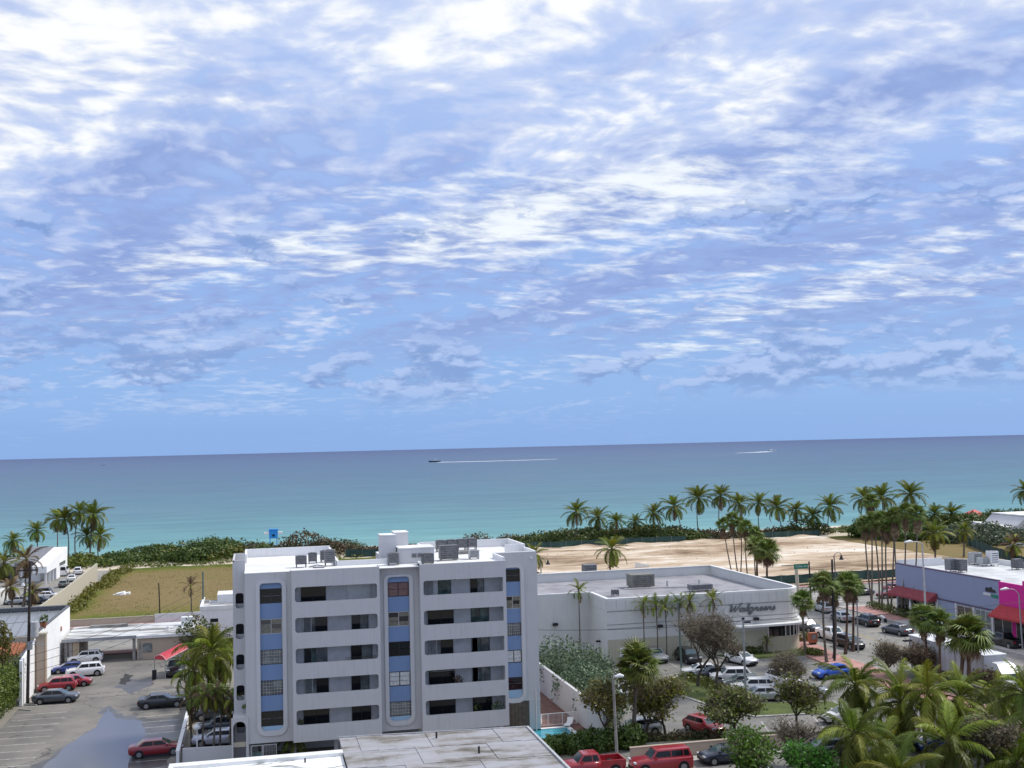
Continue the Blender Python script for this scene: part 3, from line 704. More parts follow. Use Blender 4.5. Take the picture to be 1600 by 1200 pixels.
struct(MB().sheet(outline([(224, 1122), (290, 1122), (283, 1150), (236, 1150)], 0, .3, 6, 12), .0065), 'wet_asphalt', m_wet)
struct(MB().sheet(outline([(185, 1068), (196, 1052), (208, 1056), (197, 1070)], 0, .3, 5, 21), .011), 'tar_patch', M('tar repair', (.035, .033, .033), .8, .3, 2))

# ---- drug store car park, lawns
lot2 = struct(MB().sheet(rect(31, 93.2, 66.2, 134.2), .0035), 'car_park', m_asph2)
m_grass = M('rough grass', (.088, .098, .026), .9, 0, .22, col2=(.150, .118, .055), bump=.6, bscale=10, det=8)
m_lawn = M('lawn', (.090, .120, .022), .9, 0, .6, col2=(.060, .080, .020), bump=.6, bscale=14)
def island(pts, h=.14, name='lawn_island', mat=None):
    poly = [(p.x, p.y) for p in [g(*q) for q in pts]]
    a = sum(poly[i][0] * poly[(i + 1) % len(poly)][1] - poly[(i + 1) % len(poly)][0] * poly[i][1] for i in range(len(poly)))
    if a < 0: poly = poly[::-1]
    cx_ = sum(p[0] for p in poly) / len(poly); cy_ = sum(p[1] for p in poly) / len(poly)
    struct(MB().prism([(cx_ + (p[0] - cx_) * 1.06, cy_ + (p[1] - cy_) * 1.04) for p in poly], -.02, h - .02), 'kerb', m_kerb)
    return struct(MB().prism(poly, -.01, h), name, mat or m_lawn)
island([(1050, 1062), (1085, 1050), (1150, 1085), (1190, 1100), (1300, 1098), (1330, 1112), (1180, 1120), (1120, 1106), (1060, 1085)])
island([(955, 1166), (1185, 1153), (1345, 1150), (1345, 1142), (1180, 1146), (980, 1154)])
island([(1112, 1024), (1150, 1034), (1260, 1026), (1264, 1016), (1200, 1012), (1120, 1018)])
for i in range(11): pstripe(lot2, 46 + i * 2.75, 96.9, 47.3 + i * 2.75, 101.6, .11, .0095)
for i in range(8): pstripe(lot2, 44.0 + i * 2.7, 128.4, 44.0 + i * 2.7, 133.2, .11, .0095)
for i in range(7): pstripe(lot2, 47.4 + i * .3, 106 + i * 2.6, 52.6 + i * .3, 104.8 + i * 2.6, .11, .0095)

# ---- field and building plot
m_field, t, b = newmat('dry mown field'); b.inputs['Roughness'].default_value = .95; b.inputs['Specular IOR Level'].default_value = .1
x = t.new('ShaderNodeTexCoord').outputs['Object']
n1 = t.noise(t.map(x, sc=(.022, .016, 1)), 1.0, 6, .62, .3); n2 = t.noise(t.map(x, sc=(1.1, .35, 1)), 1.0, 5, .7)
fx = t.new('ShaderNodeSeparateXYZ'); t.lk(x, fx.inputs[0])
rim = t.math('MAXIMUM', t.ss(fx.outputs[1], 216, 192), t.math('MAXIMUM', t.ss(fx.outputs[1], 268, 286), t.ss(fx.outputs[0], -26, -33)))
dry = t.math('SUBTRACT', t.math('MULTIPLY_ADD', n2, .5, t.math('MULTIPLY', n1, .9)), t.math('MULTIPLY', rim, .42))
cr = t.new('ShaderNodeValToRGB'); t.lk(dry, cr.inputs[0]); e = cr.color_ramp.elements
e[0].position = .30; e[0].color = (.085, .112, .018, 1); e[1].position = .80; e[1].color = (.215, .160, .075, 1)
q = e.new(.45); q.color = (.140, .138, .032, 1); q = e.new(.58); q.color = (.185, .148, .055, 1)
t.lk(cr.outputs[0], b.inputs['Base Color'])
bn = t.new('ShaderNodeBump'); bn.inputs['Strength'].default_value = .8; bn.inputs['Distance'].default_value = .2
t.lk(n2, bn.inputs['Height']); t.lk(bn.outputs[0], b.inputs['Normal'])
terrain('grass_field', -33, 191.8, 58, 284, 60, 60, lambda x, y: .20 + .08 * wav(x, y, .12, 2) + .05 * wav(x, y, .5, 5), m_field)
m_plot, t, b = newmat('graded sand plot'); b.inputs['Roughness'].default_value = .95; b.inputs['Specular IOR Level'].default_value = .1
x = t.new('ShaderNodeTexCoord').outputs['Object']
n1 = t.noise(t.map(x, sc=(.020, .050, 1)), 1.0, 7, .62, .6); n2 = t.noise(t.map(x, sc=(.12, .5, 1)), 1.0, 6, .65, .4)
k = t.math('MULTIPLY_ADD', n2, .50, t.math('MULTIPLY_ADD', n1, 1.05, -.21))
fx = t.new('ShaderNodeSeparateXYZ'); t.lk(x, fx.inputs[0])
cr = t.new('ShaderNodeValToRGB'); t.lk(k, cr.inputs[0]); e = cr.color_ramp.elements
e[0].position = .38; e[0].color = (.165, .115, .072, 1); e[1].position = .74; e[1].color = (.76, .70, .60, 1)
for p_, c_ in ((.46, (.30, .215, .142)), (.53, (.45, .345, .24)), (.62, (.56, .45, .335))):
    q = e.new(p_); q.color = c4(c_)
t.lk(cr.outputs[0], b.inputs['Base Color'])
bn = t.new('ShaderNodeBump'); bn.inputs['Strength'].default_value = .6; bn.inputs['Distance'].default_value = .25
t.lk(k, bn.inputs['Height']); t.lk(bn.outputs[0], b.inputs['Normal'])
terrain('sand_plot', 58.2, 191.8, 150, 284, 120, 90, lambda x, y: .34 + .09 * wav(x, y, .16, 4) + .07 * wav(x, y, .5, 1) + np.clip((y - 270) / 10, 0, 1) * (.5 + .25 * wav(x, y, .4, 9)), m_plot)
terrain('grass_field', 150.2, 191.8, 260, 284, 40, 40, lambda x, y: .20 + .08 * wav(x, y, .12, 2), m_field)
# sandy path at the back of the field
struct(MB().sheet(rect(-38, 285.6, 40, 288.6), .16), 'sand_path', m_beach)
# ------------------------------------------------------------------ apartment building
BX, BY = 2.82, 100.6
apt = thing('apartment_building', 'white five storey apartment block with rounded balcony openings and blue window strips', 'building', (BX, BY, 0))
FZ = [3.28 + 2.655 * i for i in range(5)]     # balcony sill heights
ROOF = 16.45
w = MB()
w.box(-3.8, 1.45, 1.75, .2, 16.5, ROOF)                   # left tower behind its front plate
w.box(.2, 2.0, 1.9, 4.6, 16.5, ROOF); w.box(4.6, 2.0, 1.9, 9.3, 4.2, ROOF)
w.box(9.3, 2.0, 1.9, 19.4, 16.6, ROOF)
w.box(19.4, 4.75, .0, 23.45, 16.6, ROOF)
w.box(-3.5, 5, 0, 19.4, 16.2, 1.9)                       # set back ground storey
for x in (-3.6, .3, 4.0, 7.7, 11.6, 15.4, 19.1): w.box(x - .18, 2.1, 0, x + .18, 2.5, 1.9)
w.build('wall', m_facade, apt)
# tower fronts with the tall rounded recesses
def tower_front(x0, x1, z0, z1, y, hx0, hx1, hz0, hz1):
    b_ = MB(); hole = rrect(hx0, hz0, hx1, hz1, (.5, .32, .32, .5), 6)
    plate_hole(b_, x0, z0, x1, z1, hole, y, .24)
    b_.box(x0, y + .002, z0, x0 + .06, y + .25, z1); b_.box(x1 - .06, y + .002, z0, x1, y + .25, z1)
    b_.add([(x0, y, z1), (x1, y, z1), (x1, y + .25, z1), (x0, y + .25, z1), (x0, y, z0), (x1, y, z0), (x1, y + .25, z0), (x0, y + .25, z0)], [(0, 1, 2, 3), (7, 6, 5, 4)])
    b_.build('wall', m_facade, apt)
    r_ = MB(); ring_frame(r_, rrect(hx0 - .36, hz0 - .42, hx1 + .36, hz1 + .22, (.85, .45, .45, .85), 6), rrect(hx0 - .02, hz0 - .02, hx1 + .02, hz1 + .02, (.5, .32, .32, .5), 6), y - .13, y - .001)
    r_.build('window_surround', m_facade2, apt)
tower_front(-3.8, .2, 1.75, ROOF + .03, 1.2, -2.52, -.62, 2.75, 15.55)
tower_front(7.88, 11.5, 1.9, ROOF + .03, 1.2, 8.72, 10.66, 2.75, 15.55)
tower_front(19.4, 23.45, 3.0, 16.95, 4.5, 20.25, 21.78, 3.2, 15.5)
def awning_window(x0, x1, z0, z1, y, style):
    t = MB(); f_ = .055; xm = (x0 + x1) / 2
    t.box(x0, y - .06, z0, x1, y, z0 + f_); t.box(x0, y - .06, z1 - f_, x1, y, z1)
    for x in (x0 + f_ / 2, xm, x1 - f_ / 2): t.box(x - f_ / 2, y - .058, z0 + f_, x + f_ / 2, y - .002, z1 - f_)
    fr = t.build('window', m_framew if style in ('jal',) else m_frame, apt)
    nr = {'dark': 2, 'jal': 3, 'white': 3, 'pink': 2, 'grille': 2, 'curtain': 2, 'open': 2}[style]
    for s_ in range(2):
        a, b_ = (x0 + f_, xm - f_ / 2) if s_ == 0 else (xm + f_ / 2, x1 - f_)
        for r_ in range(nr):
            za = lerp(z0 + f_, z1 - f_, r_ / nr); zb = lerp(z0 + f_, z1 - f_, (r_ + 1) / nr)
            mt = {'dark': m_glass, 'jal': [m_jal, m_jal, m_glass][(r_ + s_) % 3], 'white': m_jalw, 'pink': m_jalp, 'grille': m_glass2, 'curtain': m_glass2, 'open': m_glass}[style]
            MB().box(a + .01, y - .035, za + .018, b_ - .01, y - .012, zb - .018).build('pane', mt, fr)
    if style == 'grille':
        gm = MB()
        for i in range(1, 8): xx = lerp(x0, x1, i / 8); gm.box(xx - .012, y - .10, z0 + .02, xx + .012, y - .08, z1 - .02)
        for i in range(1, 5): zz = lerp(z0, z1, i / 5); gm.box(x0 + .02, y - .098, zz - .012, x1 - .02, y - .079, zz + .012)
        gm.build('grille', m_framew, fr)
    return fr
cols = [(-2.52, -.62, 1.2, ['open', 'grille', 'grille', 'jal', 'dark']), (8.72, 10.66, 1.2, ['grille', 'white', 'dark', 'jal', 'pink']), (20.25, 21.78, 4.5, ['open', 'white', 'grille', 'jal', 'dark'])]
for ci, (x0, x1, y, sty) in enumerate(cols):
    for i in range(5):
        z0 = 3.12 + 2.66 * i if ci < 2 else 3.95 + 2.55 * i; z1 = z0 + (1.30 if ci < 2 else 1.2)
        awning_window(x0 + .01, x1 - .01, z0, z1, y + .23, sty[i])
        nz = (z0 + (2.66 if ci < 2 else 2.55)) if i < 4 else 15.62
        MB().box(x0 - .05, y + .16, z1, x1 + .05, y + .30, nz).build('spandrel_panel', m_blue, apt)
    MB().box(x0 - .05, y + .16, 2.7 if ci < 2 else 3.1, x1 + .05, y + .30, 3.12 if ci < 2 else 3.95).build('spandrel_panel', m_paleblue, apt)
# balcony blocks
def block(x0, x1, hx0, hx1, rr_):
    b_ = MB(); z = 1.85
    for i in range(5):
        zt = FZ[i] + 2.0 if i < 4 else ROOF + .22
        hole = rrect(hx0, FZ[i], hx1, FZ[i] + 1.30, (rr_, rr_, .24, .24), 6)
        plate_hole(b_, x0, z, x1, zt, hole, 0, .20, 0); z = zt
    b_.add([(x0, 0, 1.85), (x0, 2.0, 1.85), (x0, 2.0, ROOF + .22), (x0, 0, ROOF + .22)], [(3, 2, 1, 0)])
    b_.add([(x1, 0, 1.85), (x1, 2.0, 1.85), (x1, 2.0, ROOF + .22), (x1, 0, ROOF + .22)], [(0, 1, 2, 3)])
    b_.add([(x0, 0, 1.85), (x1, 0, 1.85), (x1, 2.0, 1.85), (x0, 2.0, 1.85)], [(3, 2, 1, 0)])
    b_.add([(x0, 0, ROOF + .22), (x1, 0, ROOF + .22), (x1, .22, ROOF + .22), (x0, .22, ROOF + .22), (x0, .22, ROOF), (x1, .22, ROOF)], [(0, 1, 2, 3), (3, 2, 5, 4)])
    b_.build('wall', m_facade, apt)
block(.2, 7.88, .47, 7.66, .24); block(11.5, 19.4, 11.8, 19.12, .10)
def pane(x0, x1, z0, z1, y, mt, par, name='pane'): return MB().box(x0, y - .03, z0, x1, y, z1).build(name, mt, par)
LY = [[('dark', 1.05, 3.25), ('blind', 5.1, 7.3)], [('part', 1.2, 3.35), ('half', 5.5, 7.0)], [('curtain', 1.25, 3.3), ('slide', 5.4, 7.3)], [('part', 1.25, 3.4), ('half', 5.4, 7.0)], [('dark', 1.15, 3.4), ('dark', 5.4, 7.1)]][::-1]
RY = [[('curt2', 12.2, 14.6), ('half', 16.4, 17.7)], [('dark', 12.4, 14.8), ('green', 16.4, 18.1)], [('part', 12.4, 14.7), ('curtain', 16.4, 18.1)], [('frames', 12.4, 14.8), ('curtain', 16.4, 18.1)], [('dark', 12.4, 14.8), ('dark', 16.4, 18.2)]][::-1]
def balcony(x0, x1, i, spec):
    z0 = FZ[i] - .85; z1 = FZ[i] + 1.42
    b_ = MB(); b_.box(x0, .18, z0 - .06, x1, 1.98, z0); b_.box(x0, .2, z1, x1, 1.98, z1 + .05)
    b_.box(x0, 1.82, z0, x1, 1.97, z1); b_.box(x0, .2, z0, x0 + .07, 1.8, z1); b_.box(x1 - .07, .2, z0, x1, 1.8, z1)
    par = b_.build('balcony', m_inner, apt)
    zb = z0 + .05; zt = FZ[i] + 1.14; y = 1.80
    for kind, a, c in spec:
        fm = MB(); q = .05
        fm.box(a, y - .05, zb, a + q, y, zt); fm.box(c - q, y - .05, zb, c, y, zt); fm.box(a + q, y - .05, zt - q, c - q, y, zt); mid = (a + c) / 2
        fm.box(mid - q / 2, y - .048, zb, mid + q / 2, y - .002, zt - q)
        fm.build('door_frame', m_frame if kind != 'blind' else m_framew, par)
        l_, r_ = {'dark': (m_glass, m_glass), 'part': (m_glass2, m_glass), 'half': (m_glass, m_glass2), 'curtain': (m_glass3, m_glass2), 'curt2': (m_blind, m_glass3), 'slide': (m_glass, m_glass2), 'green': (m_glass3, m_glass3), 'frames': (m_glass, m_glass), 'blind': (m_blind, m_blind)}[kind]
        pane(a + q, mid - q / 2, zb, zt - q, y - .01, l_, par, 'sliding_door'); pane(mid + q / 2, c - q, zb, zt - q, y - .01, r_, par, 'sliding_door')
        if kind in ('blind', 'curt2', 'part', 'curtain'):
            bl = MB(); n = 9; xa, xb = (a + q, c - q) if kind == 'blind' else (a + q, lerp(a, c, .34))
            for k in range(n): xx = lerp(xa, xb, (k + .5) / n); bl.box(xx - .07, y - .055, zb + .05, xx + .055, y - .045, zt - .1)
            bl.build('curtain', m_blind if kind != 'curtain' else m_glass2, par)
        if kind == 'frames':
            fb = MB(); fb.box(a, y - .07, zt - .32, c, y - .045, zt - .27)
            for k in range(1, 4): xx = lerp(a, c, k / 4); fb.box(xx - .02, y - .068, zt - .3, xx + .02, y - .046, zt)
            fb.build('transom', m_framew, par)
    wl = MB(); wl.box(x0 + 3.3, 1.74, zt - .1, x0 + 3.42, 1.82, zt + .12); wl.build('wall_lamp', m_black, par)
for i in range(5): balcony(.32, 7.78, i, LY[i]); balcony(11.62, 19.28, i, RY[i])
rl = MB(); rl.box(4.8, .12, FZ[2] + .22, 7.5, .15, FZ[2] + .26); rl.box(4.8, .12, FZ[2] + .08, 7.5, .15, FZ[2] + .11); rl.build('handrail', m_frame, apt)
# left stair strip with rounded openings
st = MB(); z = 1.3
st_holes = [2.35, 5.15, 7.85, 10.55, 13.25]
for i, h in enumerate(st_holes):
    zt = h + 2.05 if i < 4 else 17.5
    plate_hole(st, -4.85, z, -3.78, zt, rrect(-4.62, h, -3.92, h + 1.35, .22, 6), 3.0, .25); z = zt
st.add([(-4.85, 3, 1.3), (-4.85, 10.3, 1.3), (-4.85, 10.3, 17.5), (-4.85, 3, 17.5), (-3.78, 3, 17.5), (-3.78, 10.3, 17.5)], [(3, 2, 1, 0)])
st.box(-4.85, 3.0, 17.38, -4.70, 10.3, 17.5); st.box(-4.7, 3.002, 17.3, -3.78, 3.2, 17.5); st.box(-4.85, 10.1, 16.2, -3.8, 10.3, 17.5)
st.box(-4.84, 5.2, 1.3, -3.79, 5.3, 17.3); st.box(-4.7, 3.2, 16.5, -3.8, 10.1, 16.6)
st.build('stair_wall', m_facade, apt)
MB().box(-4.8, 5.0, 0, -3.79, 5.19, 16.4).build('stair_recess', m_dgrey, apt)
for h in st_holes: MB().box(-4.60, 3.6, h - .1, -3.93, 3.7, h + .35).build('stair_parapet', m_inner, apt)
# ground level bay of the left tower: arch, dark garage, gate
ga = MB(); plate_hole(ga, -5.05, -.05, -3.6, 4.1, rrect(-4.9, -.02, -3.82, 3.75, (.02, .5, .5, .02), 6), 1.12, .35)
ga.box(-5.05, 1.122, 0, -4.92, 5, 4.1); ga.box(-5.05, 1.122, 4.0, -3.82, 3.0, 4.1); ga.build('garage_front', m_facade, apt)
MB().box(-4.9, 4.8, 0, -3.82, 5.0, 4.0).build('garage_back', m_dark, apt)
MB().box(-4.9, 1.3, 1.55, -3.83, 1.4, 1.95).build('garage_beam', m_beige, apt)
gt = thing('gate', 'pale metal gate with vertical bars under the left tower of the apartment block', 'gate', (BX - 3.4, BY + 1.0, 0))
fr = MB()
for x in (0, .9, 1.0, 2.1): fr.box(x, 0, 0, x + .07, .06, 1.65)
fr.box(.07, .005, 1.58, 2.1, .055, 1.65); fr.box(.97, .005, .05, 2.1, .055, .12); fr.build('frame', m_lgrey, gt)
for i in range(7): MB().box(1.16 + i * .13, .015, .12, 1.19 + i * .13, .045, 1.58).build('bar', m_lgrey, gt)
MB().box(.07, .01, .0, .90, .05, 1.1).build('panel', m_glass3, gt)
# right tower garage door
gd = MB().box(19.5, 4.44, 0, 22.35, 4.6, 2.9).build('garage_door', m_brownd, apt)
for i in range(8): MB().box(19.55 + i * .35, 4.41, .03, 19.86 + i * .35, 4.46, 2.85).build('board', m_brownd, gd)
MB().box(19.4, 4.5, 2.9, 23.45, 4.74, 3.0).build('lintel', m_facade2, apt); MB().box(22.36, 4.5, 0, 23.45, 4.74, 2.9).build('wall', m_facade, apt)
MB().box(19.4, 4.47, 2.92, 23.46, 4.5, 3.05).build('band', m_facade2, apt)
MB().tube([(23.0, 4.42, 0), (23.0, 4.42, 4.0)], .05, 6).build('downpipe', m_facade2, apt)
MB().disc((22.9, 4.42, 16.35), (0, 1, 0), .14, .16, 10).build('wall_lamp', m_lamp, apt)
# roof surfaces and parapets
rf = MB(); rf.box(-3.82, 1.18, ROOF, .2, 16.5, ROOF + .06); rf.box(.2, .22, ROOF, 4.6, 16.5, ROOF + .055); rf.box(4.6, .222, ROOF, 9.3, 4.2, ROOF + .05)
rf.box(9.3, .221, ROOF, 19.4, 16.6, ROOF + .055); rf.box(19.4, 4.76, ROOF, 23.45, 16.6, ROOF + .05); rf.build('roof', m_roofwhite, apt)
for q in ((-3.65, 16.35, 4.6, 16.6, 17.35), (4.42, 14.6, 4.64, 16.35, 17.2), (4.42, 3.98, 4.64, 14.6, 16.95), (4.64, 3.98, 9.3, 4.2, 16.95), (-3.85, 10.3, -3.65, 16.6, 17.35),
          (13.8, 16.4, 23.46, 16.62, 17.3), (13.6, 13.6, 13.8, 16.62, 17.2), (23.25, 9.4, 23.46, 16.4, 17.3), (21.4, 9.2, 23.47, 9.4, 17.3), (23.25, 4.95, 23.46, 9.2, 17.0),
          (19.18, .22, 19.4, 4.74, 16.95), (19.4, 4.755, 23.46, 4.95, 16.97), (11.5, .22, 11.7, 1.4, 16.85)):
    MB().box(q[0], q[1], ROOF, q[2], q[3], q[4]).build('parapet', m_white, apt)
ph = MB(); ph.prism([(8.6, 5.0), (10.0, 5.0), (10.0, 7.2), (8.6, 7.2)], ROOF - .4, 19.0); ph.build('stair_tower', m_facade2, apt); MB().box(10.002, 5.9, ROOF, 11.3, 8.4, 19.15).build('stair_tower', m_facade2, apt)
MB().box(8.55, 4.95, 19.0, 10.0, 7.25, 19.06).build('roof', m_roofwhite, apt); MB().box(9.98, 5.85, 19.15, 11.35, 8.45, 19.2).build('roof', m_roofwhite, apt)
lb = MB(); lb.box(10.1, 3.0, ROOF, 13.3, 6.0, 17.85); lb.build('lift_room', m_facade2, apt)
MB().box(10.04, 2.94, 17.85, 13.36, 6.05, 17.95).build('roof', m_roofwhite, apt)
vt = MB()
for i in range(2): vt.box(11.2 + i * .55, 2.96, 17.05, 11.65 + i * .55, 2.99, 17.4)
vt.build('vent', m_grey, apt)
# rooftop machines
def aircon(label, x, y, z, sx, sy, sz, mat, legs=.25, fan=True, group=None, rz=0):
    t = thing('air_conditioner', label, 'air conditioner', (x, y, z), R(rz), group)
    MB().box(-sx / 2, -sy / 2, legs, sx / 2, sy / 2, legs + sz).build('casing', mat, t)
    lg = MB()
    for a in (-1, 1):
        for b_ in (-1, 1): lg.box(a * sx * .42 - .04, b_ * sy * .42 - .04, 0, a * sx * .42 + .04, b_ * sy * .42 + .04, legs)
    lg.build('stand', m_dgrey, t)
    gr = MB()
    for i in range(5): zz = legs + sz * (.16 + .16 * i); gr.box(-sx * .42, -sy / 2 - .02, zz, sx * .42, -sy / 2 - .002, zz + sz * .06)
    gr.build('grille', m_dgrey if mat is not m_dgrey else m_grey, t)
    if fan: MB().cyl(0, 0, legs + sz, legs + sz + .05, min(sx, sy) * .42, 14).build('fan_guard', m_grey, t)
    return t
rz_ = BY
for i in range(4): aircon(f'{["left end", "second", "third", "right end"][i]} dark condenser of the row of four along the rear roof parapet', BX + 15.6 + i * 1.12, BY + 13.4 + .2 * i, ROOF + .05, .95, .85, .8, m_dgrey, .35, group='row of four condensers on the apartment roof')
aircon('large dark grey air handler in the middle of the right roof', BX + 14.9, BY + 4.6, ROOF + .05, 1.7, 1.2, 1.25, m_dgrey, .15, False)
aircon('small pale grey cooling unit right of the large dark air handler on the roof', BX + 17.3, BY + 4.4, ROOF + .05, .95, .7, .7, m_lgrey, .15)
aircon('dark grey condenser standing against the low lift room at its right', BX + 12.5, BY + 1.9, ROOF + .05, 1.05, .85, .85, m_dgrey, .12)
aircon('grey condenser standing against the stair tower at its left', BX + 9.4, BY + 2.4, ROOF + .05, 1.0, .85, .9, m_grey, .2)
aircon('dark boxy cooling unit on the left roof', BX + 1.2, BY + 4.2, ROOF + .05, 1.0, .8, .75, m_dgrey, .3)
aircon('narrow dark cooling unit behind the boxy one on the left roof', BX + 2.4, BY + 7.4, ROOF + .05, .8, .6, .8, m_dgrey, .2)
aircon('tall grey condenser at the edge of the roof notch', BX + 3.8, BY + 4.4, ROOF + .05, .95, .8, 1.15, m_grey, .3)
aircon('square grey condenser behind the tall one near the roof notch', BX + 3.7, BY + 8.2, ROOF + .05, 1.1, .9, .9, m_grey, .2)
pi = MB(); pi.tube([(1.9, 3.6, ROOF + .12), (2.6, 3.2, ROOF + .3), (3.4, 3.4, ROOF + .12)], .05, 5); pi.tube([(2.2, 3.0, ROOF + .1), (3.2, 2.6, ROOF + .1)], .05, 5); pi.tube([(13.6, 3.4, ROOF + .1), (15.4, 3.2, ROOF + .25), (17, 3.8, ROOF + .1)], .04, 5)
pi.build('pipe', m_grey, apt)
tr = MB(); tr.box(16.2, 9.5, ROOF + .05, 18.0, 10.4, ROOF + .35); tr.build('planter_box', m_conc, apt)
# ------------------------------------------------------------------ pool yard beside the apartment block
struct(MB().sheet(rect(26.3, 99.0, 30.45, 128), .006).sheet(rect(22.3, 105.35, 26.3, 128), .006).sheet(rect(22.3, 99.0, 26.3, 100.6), .006), 'brick_paving', m_brick)
pool = thing('swimming_pool', 'small turquoise swimming pool with a white rim beside the apartment block', 'pool', (24.6, 100.6, 0))
rim = MB(); rim.box(-.4, -.4, -.05, 4.6, 0, .14); rim.box(-.4, 4.5, -.05, 4.6, 4.9, .14); rim.box(-.4, 0, -.05, 0, 4.5, .139); rim.box(4.2, 0, -.05, 4.6, 4.5, .139); rim.build('rim', m_pwhite, pool)
m_poolw, t, b = newmat('pool water'); b.inputs['Base Color'].default_value = (.03, .30, .36, 1); b.inputs['Roughness'].default_value = .08
bn = t.new('ShaderNodeBump'); bn.inputs['Strength'].default_value = .12; x = t.new('ShaderNodeTexCoord').outputs['Object']; t.lk(t.noise(x, 2.5, 2), bn.inputs['Height']); t.lk(bn.outputs[0], b.inputs['Normal'])
t.lk(t.mix(t.ss(t.noise(t.map(x, sc=(.3, 1.2, 1)), 1, 3), .4, .6), (.03, .32, .38, 1), (.02, .20, .29, 1)), b.inputs['Base Color'])
MB().box(0, 0, -.05, 4.2, 4.5, .05).build('water', m_poolw, pool)
rl = thing('railing', 'white metal railing on the brick terrace behind the swimming pool', 'railing', (25.9, 106.4, 0))
for i in range(4): MB().box(i * 1.42, 0, 0, i * 1.42 + .06, .06, 1.15).build('post', m_pwhite, rl)
for z in (.08, 1.15): MB().box(0, .01, z, 4.32, .05, z + .06).build('rail', m_pwhite, rl)
bars = MB()
for i in range(34): bars.box(.09 + i * .125, .02, .14, .105 + i * .125, .035, 1.15)
tag(bars.build('bar', m_pwhite, rl), kind='stuff')
yw = one(MB().box(30.45, 98.5, 0, 30.7, 131, 2.9).box(30.42, 98.46, 2.9, 30.73, 131, 2.98), 'garden_wall', m_facade, 'tall pale wall along the pool terrace in front of the silvery shrubs', 'wall')
ln = thing('sun_lounger', 'white plastic sun lounger beside the pool near the tall wall', 'sun lounger', (29.2, 105.7, 0), R(60))
MB().box(-.9, -.3, .28, .35, .3, .33).build('seat', m_pwhite, ln); MB().prism([(0, -.3), (.6, -.3), (.6, .3), (0, .3)], .0, .05).build('backrest', m_pwhite, ln, (.36, 0, .30), (0, -R(42), 0))
for x in (-.8, .3):
    for y in (-.27, .22): MB().box(x, y, 0, x + .06, y + .05, .28).build('leg', m_pwhite, ln)
one(MB().prism([(-.35, -.3), (.35, -.3), (.35, .3), (-.35, .3)], .0, .42).prism([(-.35, .22), (.35, .22), (.35, .3), (-.35, .3)], .42, .85), 'garden_chair', m_pwhite, 'white garden chair on the brick terrace next to the garage corner', 'chair', (26.6, 107.6, 0), R(-30))
sg = thing('side_gate', 'white slatted gate closing the passage beside the apartment block', 'gate', (26.4, 121, 0))
MB().box(0, 0, 0, .1, .1, 2.4).build('post', m_pwhite, sg); MB().box(2.2, 0, 0, 2.9, .3, 2.5).build('pillar', m_facade, sg)
for i in range(13): MB().box(.16 + i * .155, .02, .1, .24 + i * .155, .06, 2.0).build('slat', m_pwhite, sg)
MB().box(.1, .01, 2.0, 2.2, .07, 2.3).build('rail', m_pwhite, sg)

for lab, x, i, mt, rr in (('reddish potted plant on the sill of the second lowest right balcony', BX + 14.9, 1, m_lfr, .42), ('leafy potted plant at the right end of the lowest right balcony', BX + 18.4, 0, m_lfs, .5), ('small dark potted plant on the lowest right balcony near its middle', BX + 16.6, 0, m_lfg, .35), ('dark hanging plant at the left end of the lowest left balcony', BX + .9, 0, m_lfg, .3)):
    pt = thing('potted_plant', lab, 'plant', (x, BY + .55, FZ[i] - .85)); MB().tube([(0, 0, 0), (0, 0, .75)], [.16, .24], 8).build('pot', m_terra, pt)
    tag(inst(quads_mesh('foliage', blob_leaves([(0, 0, 1.05, rr, rr * .6, rr)], 60, .12), mt), 'foliage', pt), kind='stuff')
# ------------------------------------------------------------------ foreground roofs
fg = thing('foreground_building', 'near building with a stained grey sheet roof in front of the apartment block', 'building', (5.6, 80.3, 0))
m_fgroof, t, b = newmat('stained grey roofing'); b.inputs['Roughness'].default_value = .6
x = t.new('ShaderNodeTexCoord').outputs['Object']
n1 = t.noise(t.map(x, sc=(.16, .55, 1)), 1.0, 6, .62, .5); n2 = t.noise(x, .9, 5, .65)
k = t.math('MULTIPLY_ADD', n2, .30, t.math('MULTIPLY', n1, .75))
cr = t.new('ShaderNodeValToRGB'); t.lk(k, cr.inputs[0]); e = cr.color_ramp.elements
e[0].position = .38; e[0].color = (.10, .088, .075, 1); e[1].position = .76; e[1].color = (.375, .375, .395, 1)
q = e.new(.465); q.color = (.20, .182, .16, 1); q = e.new(.53); q.color = (.30, .295, .30, 1); q = e.new(.60); q.color = (.34, .34, .36, 1)
t.lk(cr.outputs[0], b.inputs['Base Color'])
MB().prism([(0, -26), (13.1, -26), (13.1, -.9), (0, .4)], 0, 6.82).build('wall', m_conc, fg)
for i in range(11):
    x0 = i * 1.2 - .05; x1 = x0 + 1.19
    for j in range(4):
        yb = -.9 * (x0 + .6) / 13.1 + .45 - j * 4.0
        MB().prism([(x0, yb - 3.985), (x1, yb - 3.985), (x1, yb - .1), (x0, yb)], 6.83, 6.90 + .012 * ((i * 7 + j * 3) % 4)).build('roof_sheet', m_fgroof, fg)
ed = MB(); ed.prism([(13.16, -26), (13.32, -26), (13.32, -.95), (13.16, -.95)], 6.7, 7.02); ed.build('edge_trim', m_lgrey, fg)
ed = MB(); ed.prism([(-.1, .50), (-.1, .42), (13.3, -.93), (13.3, -.82)], 6.7, 6.99); ed.build('edge_trim', m_lgrey, fg)
for (x, y) in ((6.5, -1.9), (8.6, -6.5)): MB().cyl(x, y, 6.85, 7.35, .07, 8).build('vent_pipe', m_black, fg)
fw_ = thing('white_roofed_building', 'near low building with a glaring white stained flat roof at the lower edge', 'building', (-5.6, 77.6, 0))
MB().box(0, -24, 0, 11.1, 0, 6.6).build('wall', m_white, fw_)
m_wroof, t, b = newmat('white roof with dark ponding stains'); b.inputs['Roughness'].default_value = .5
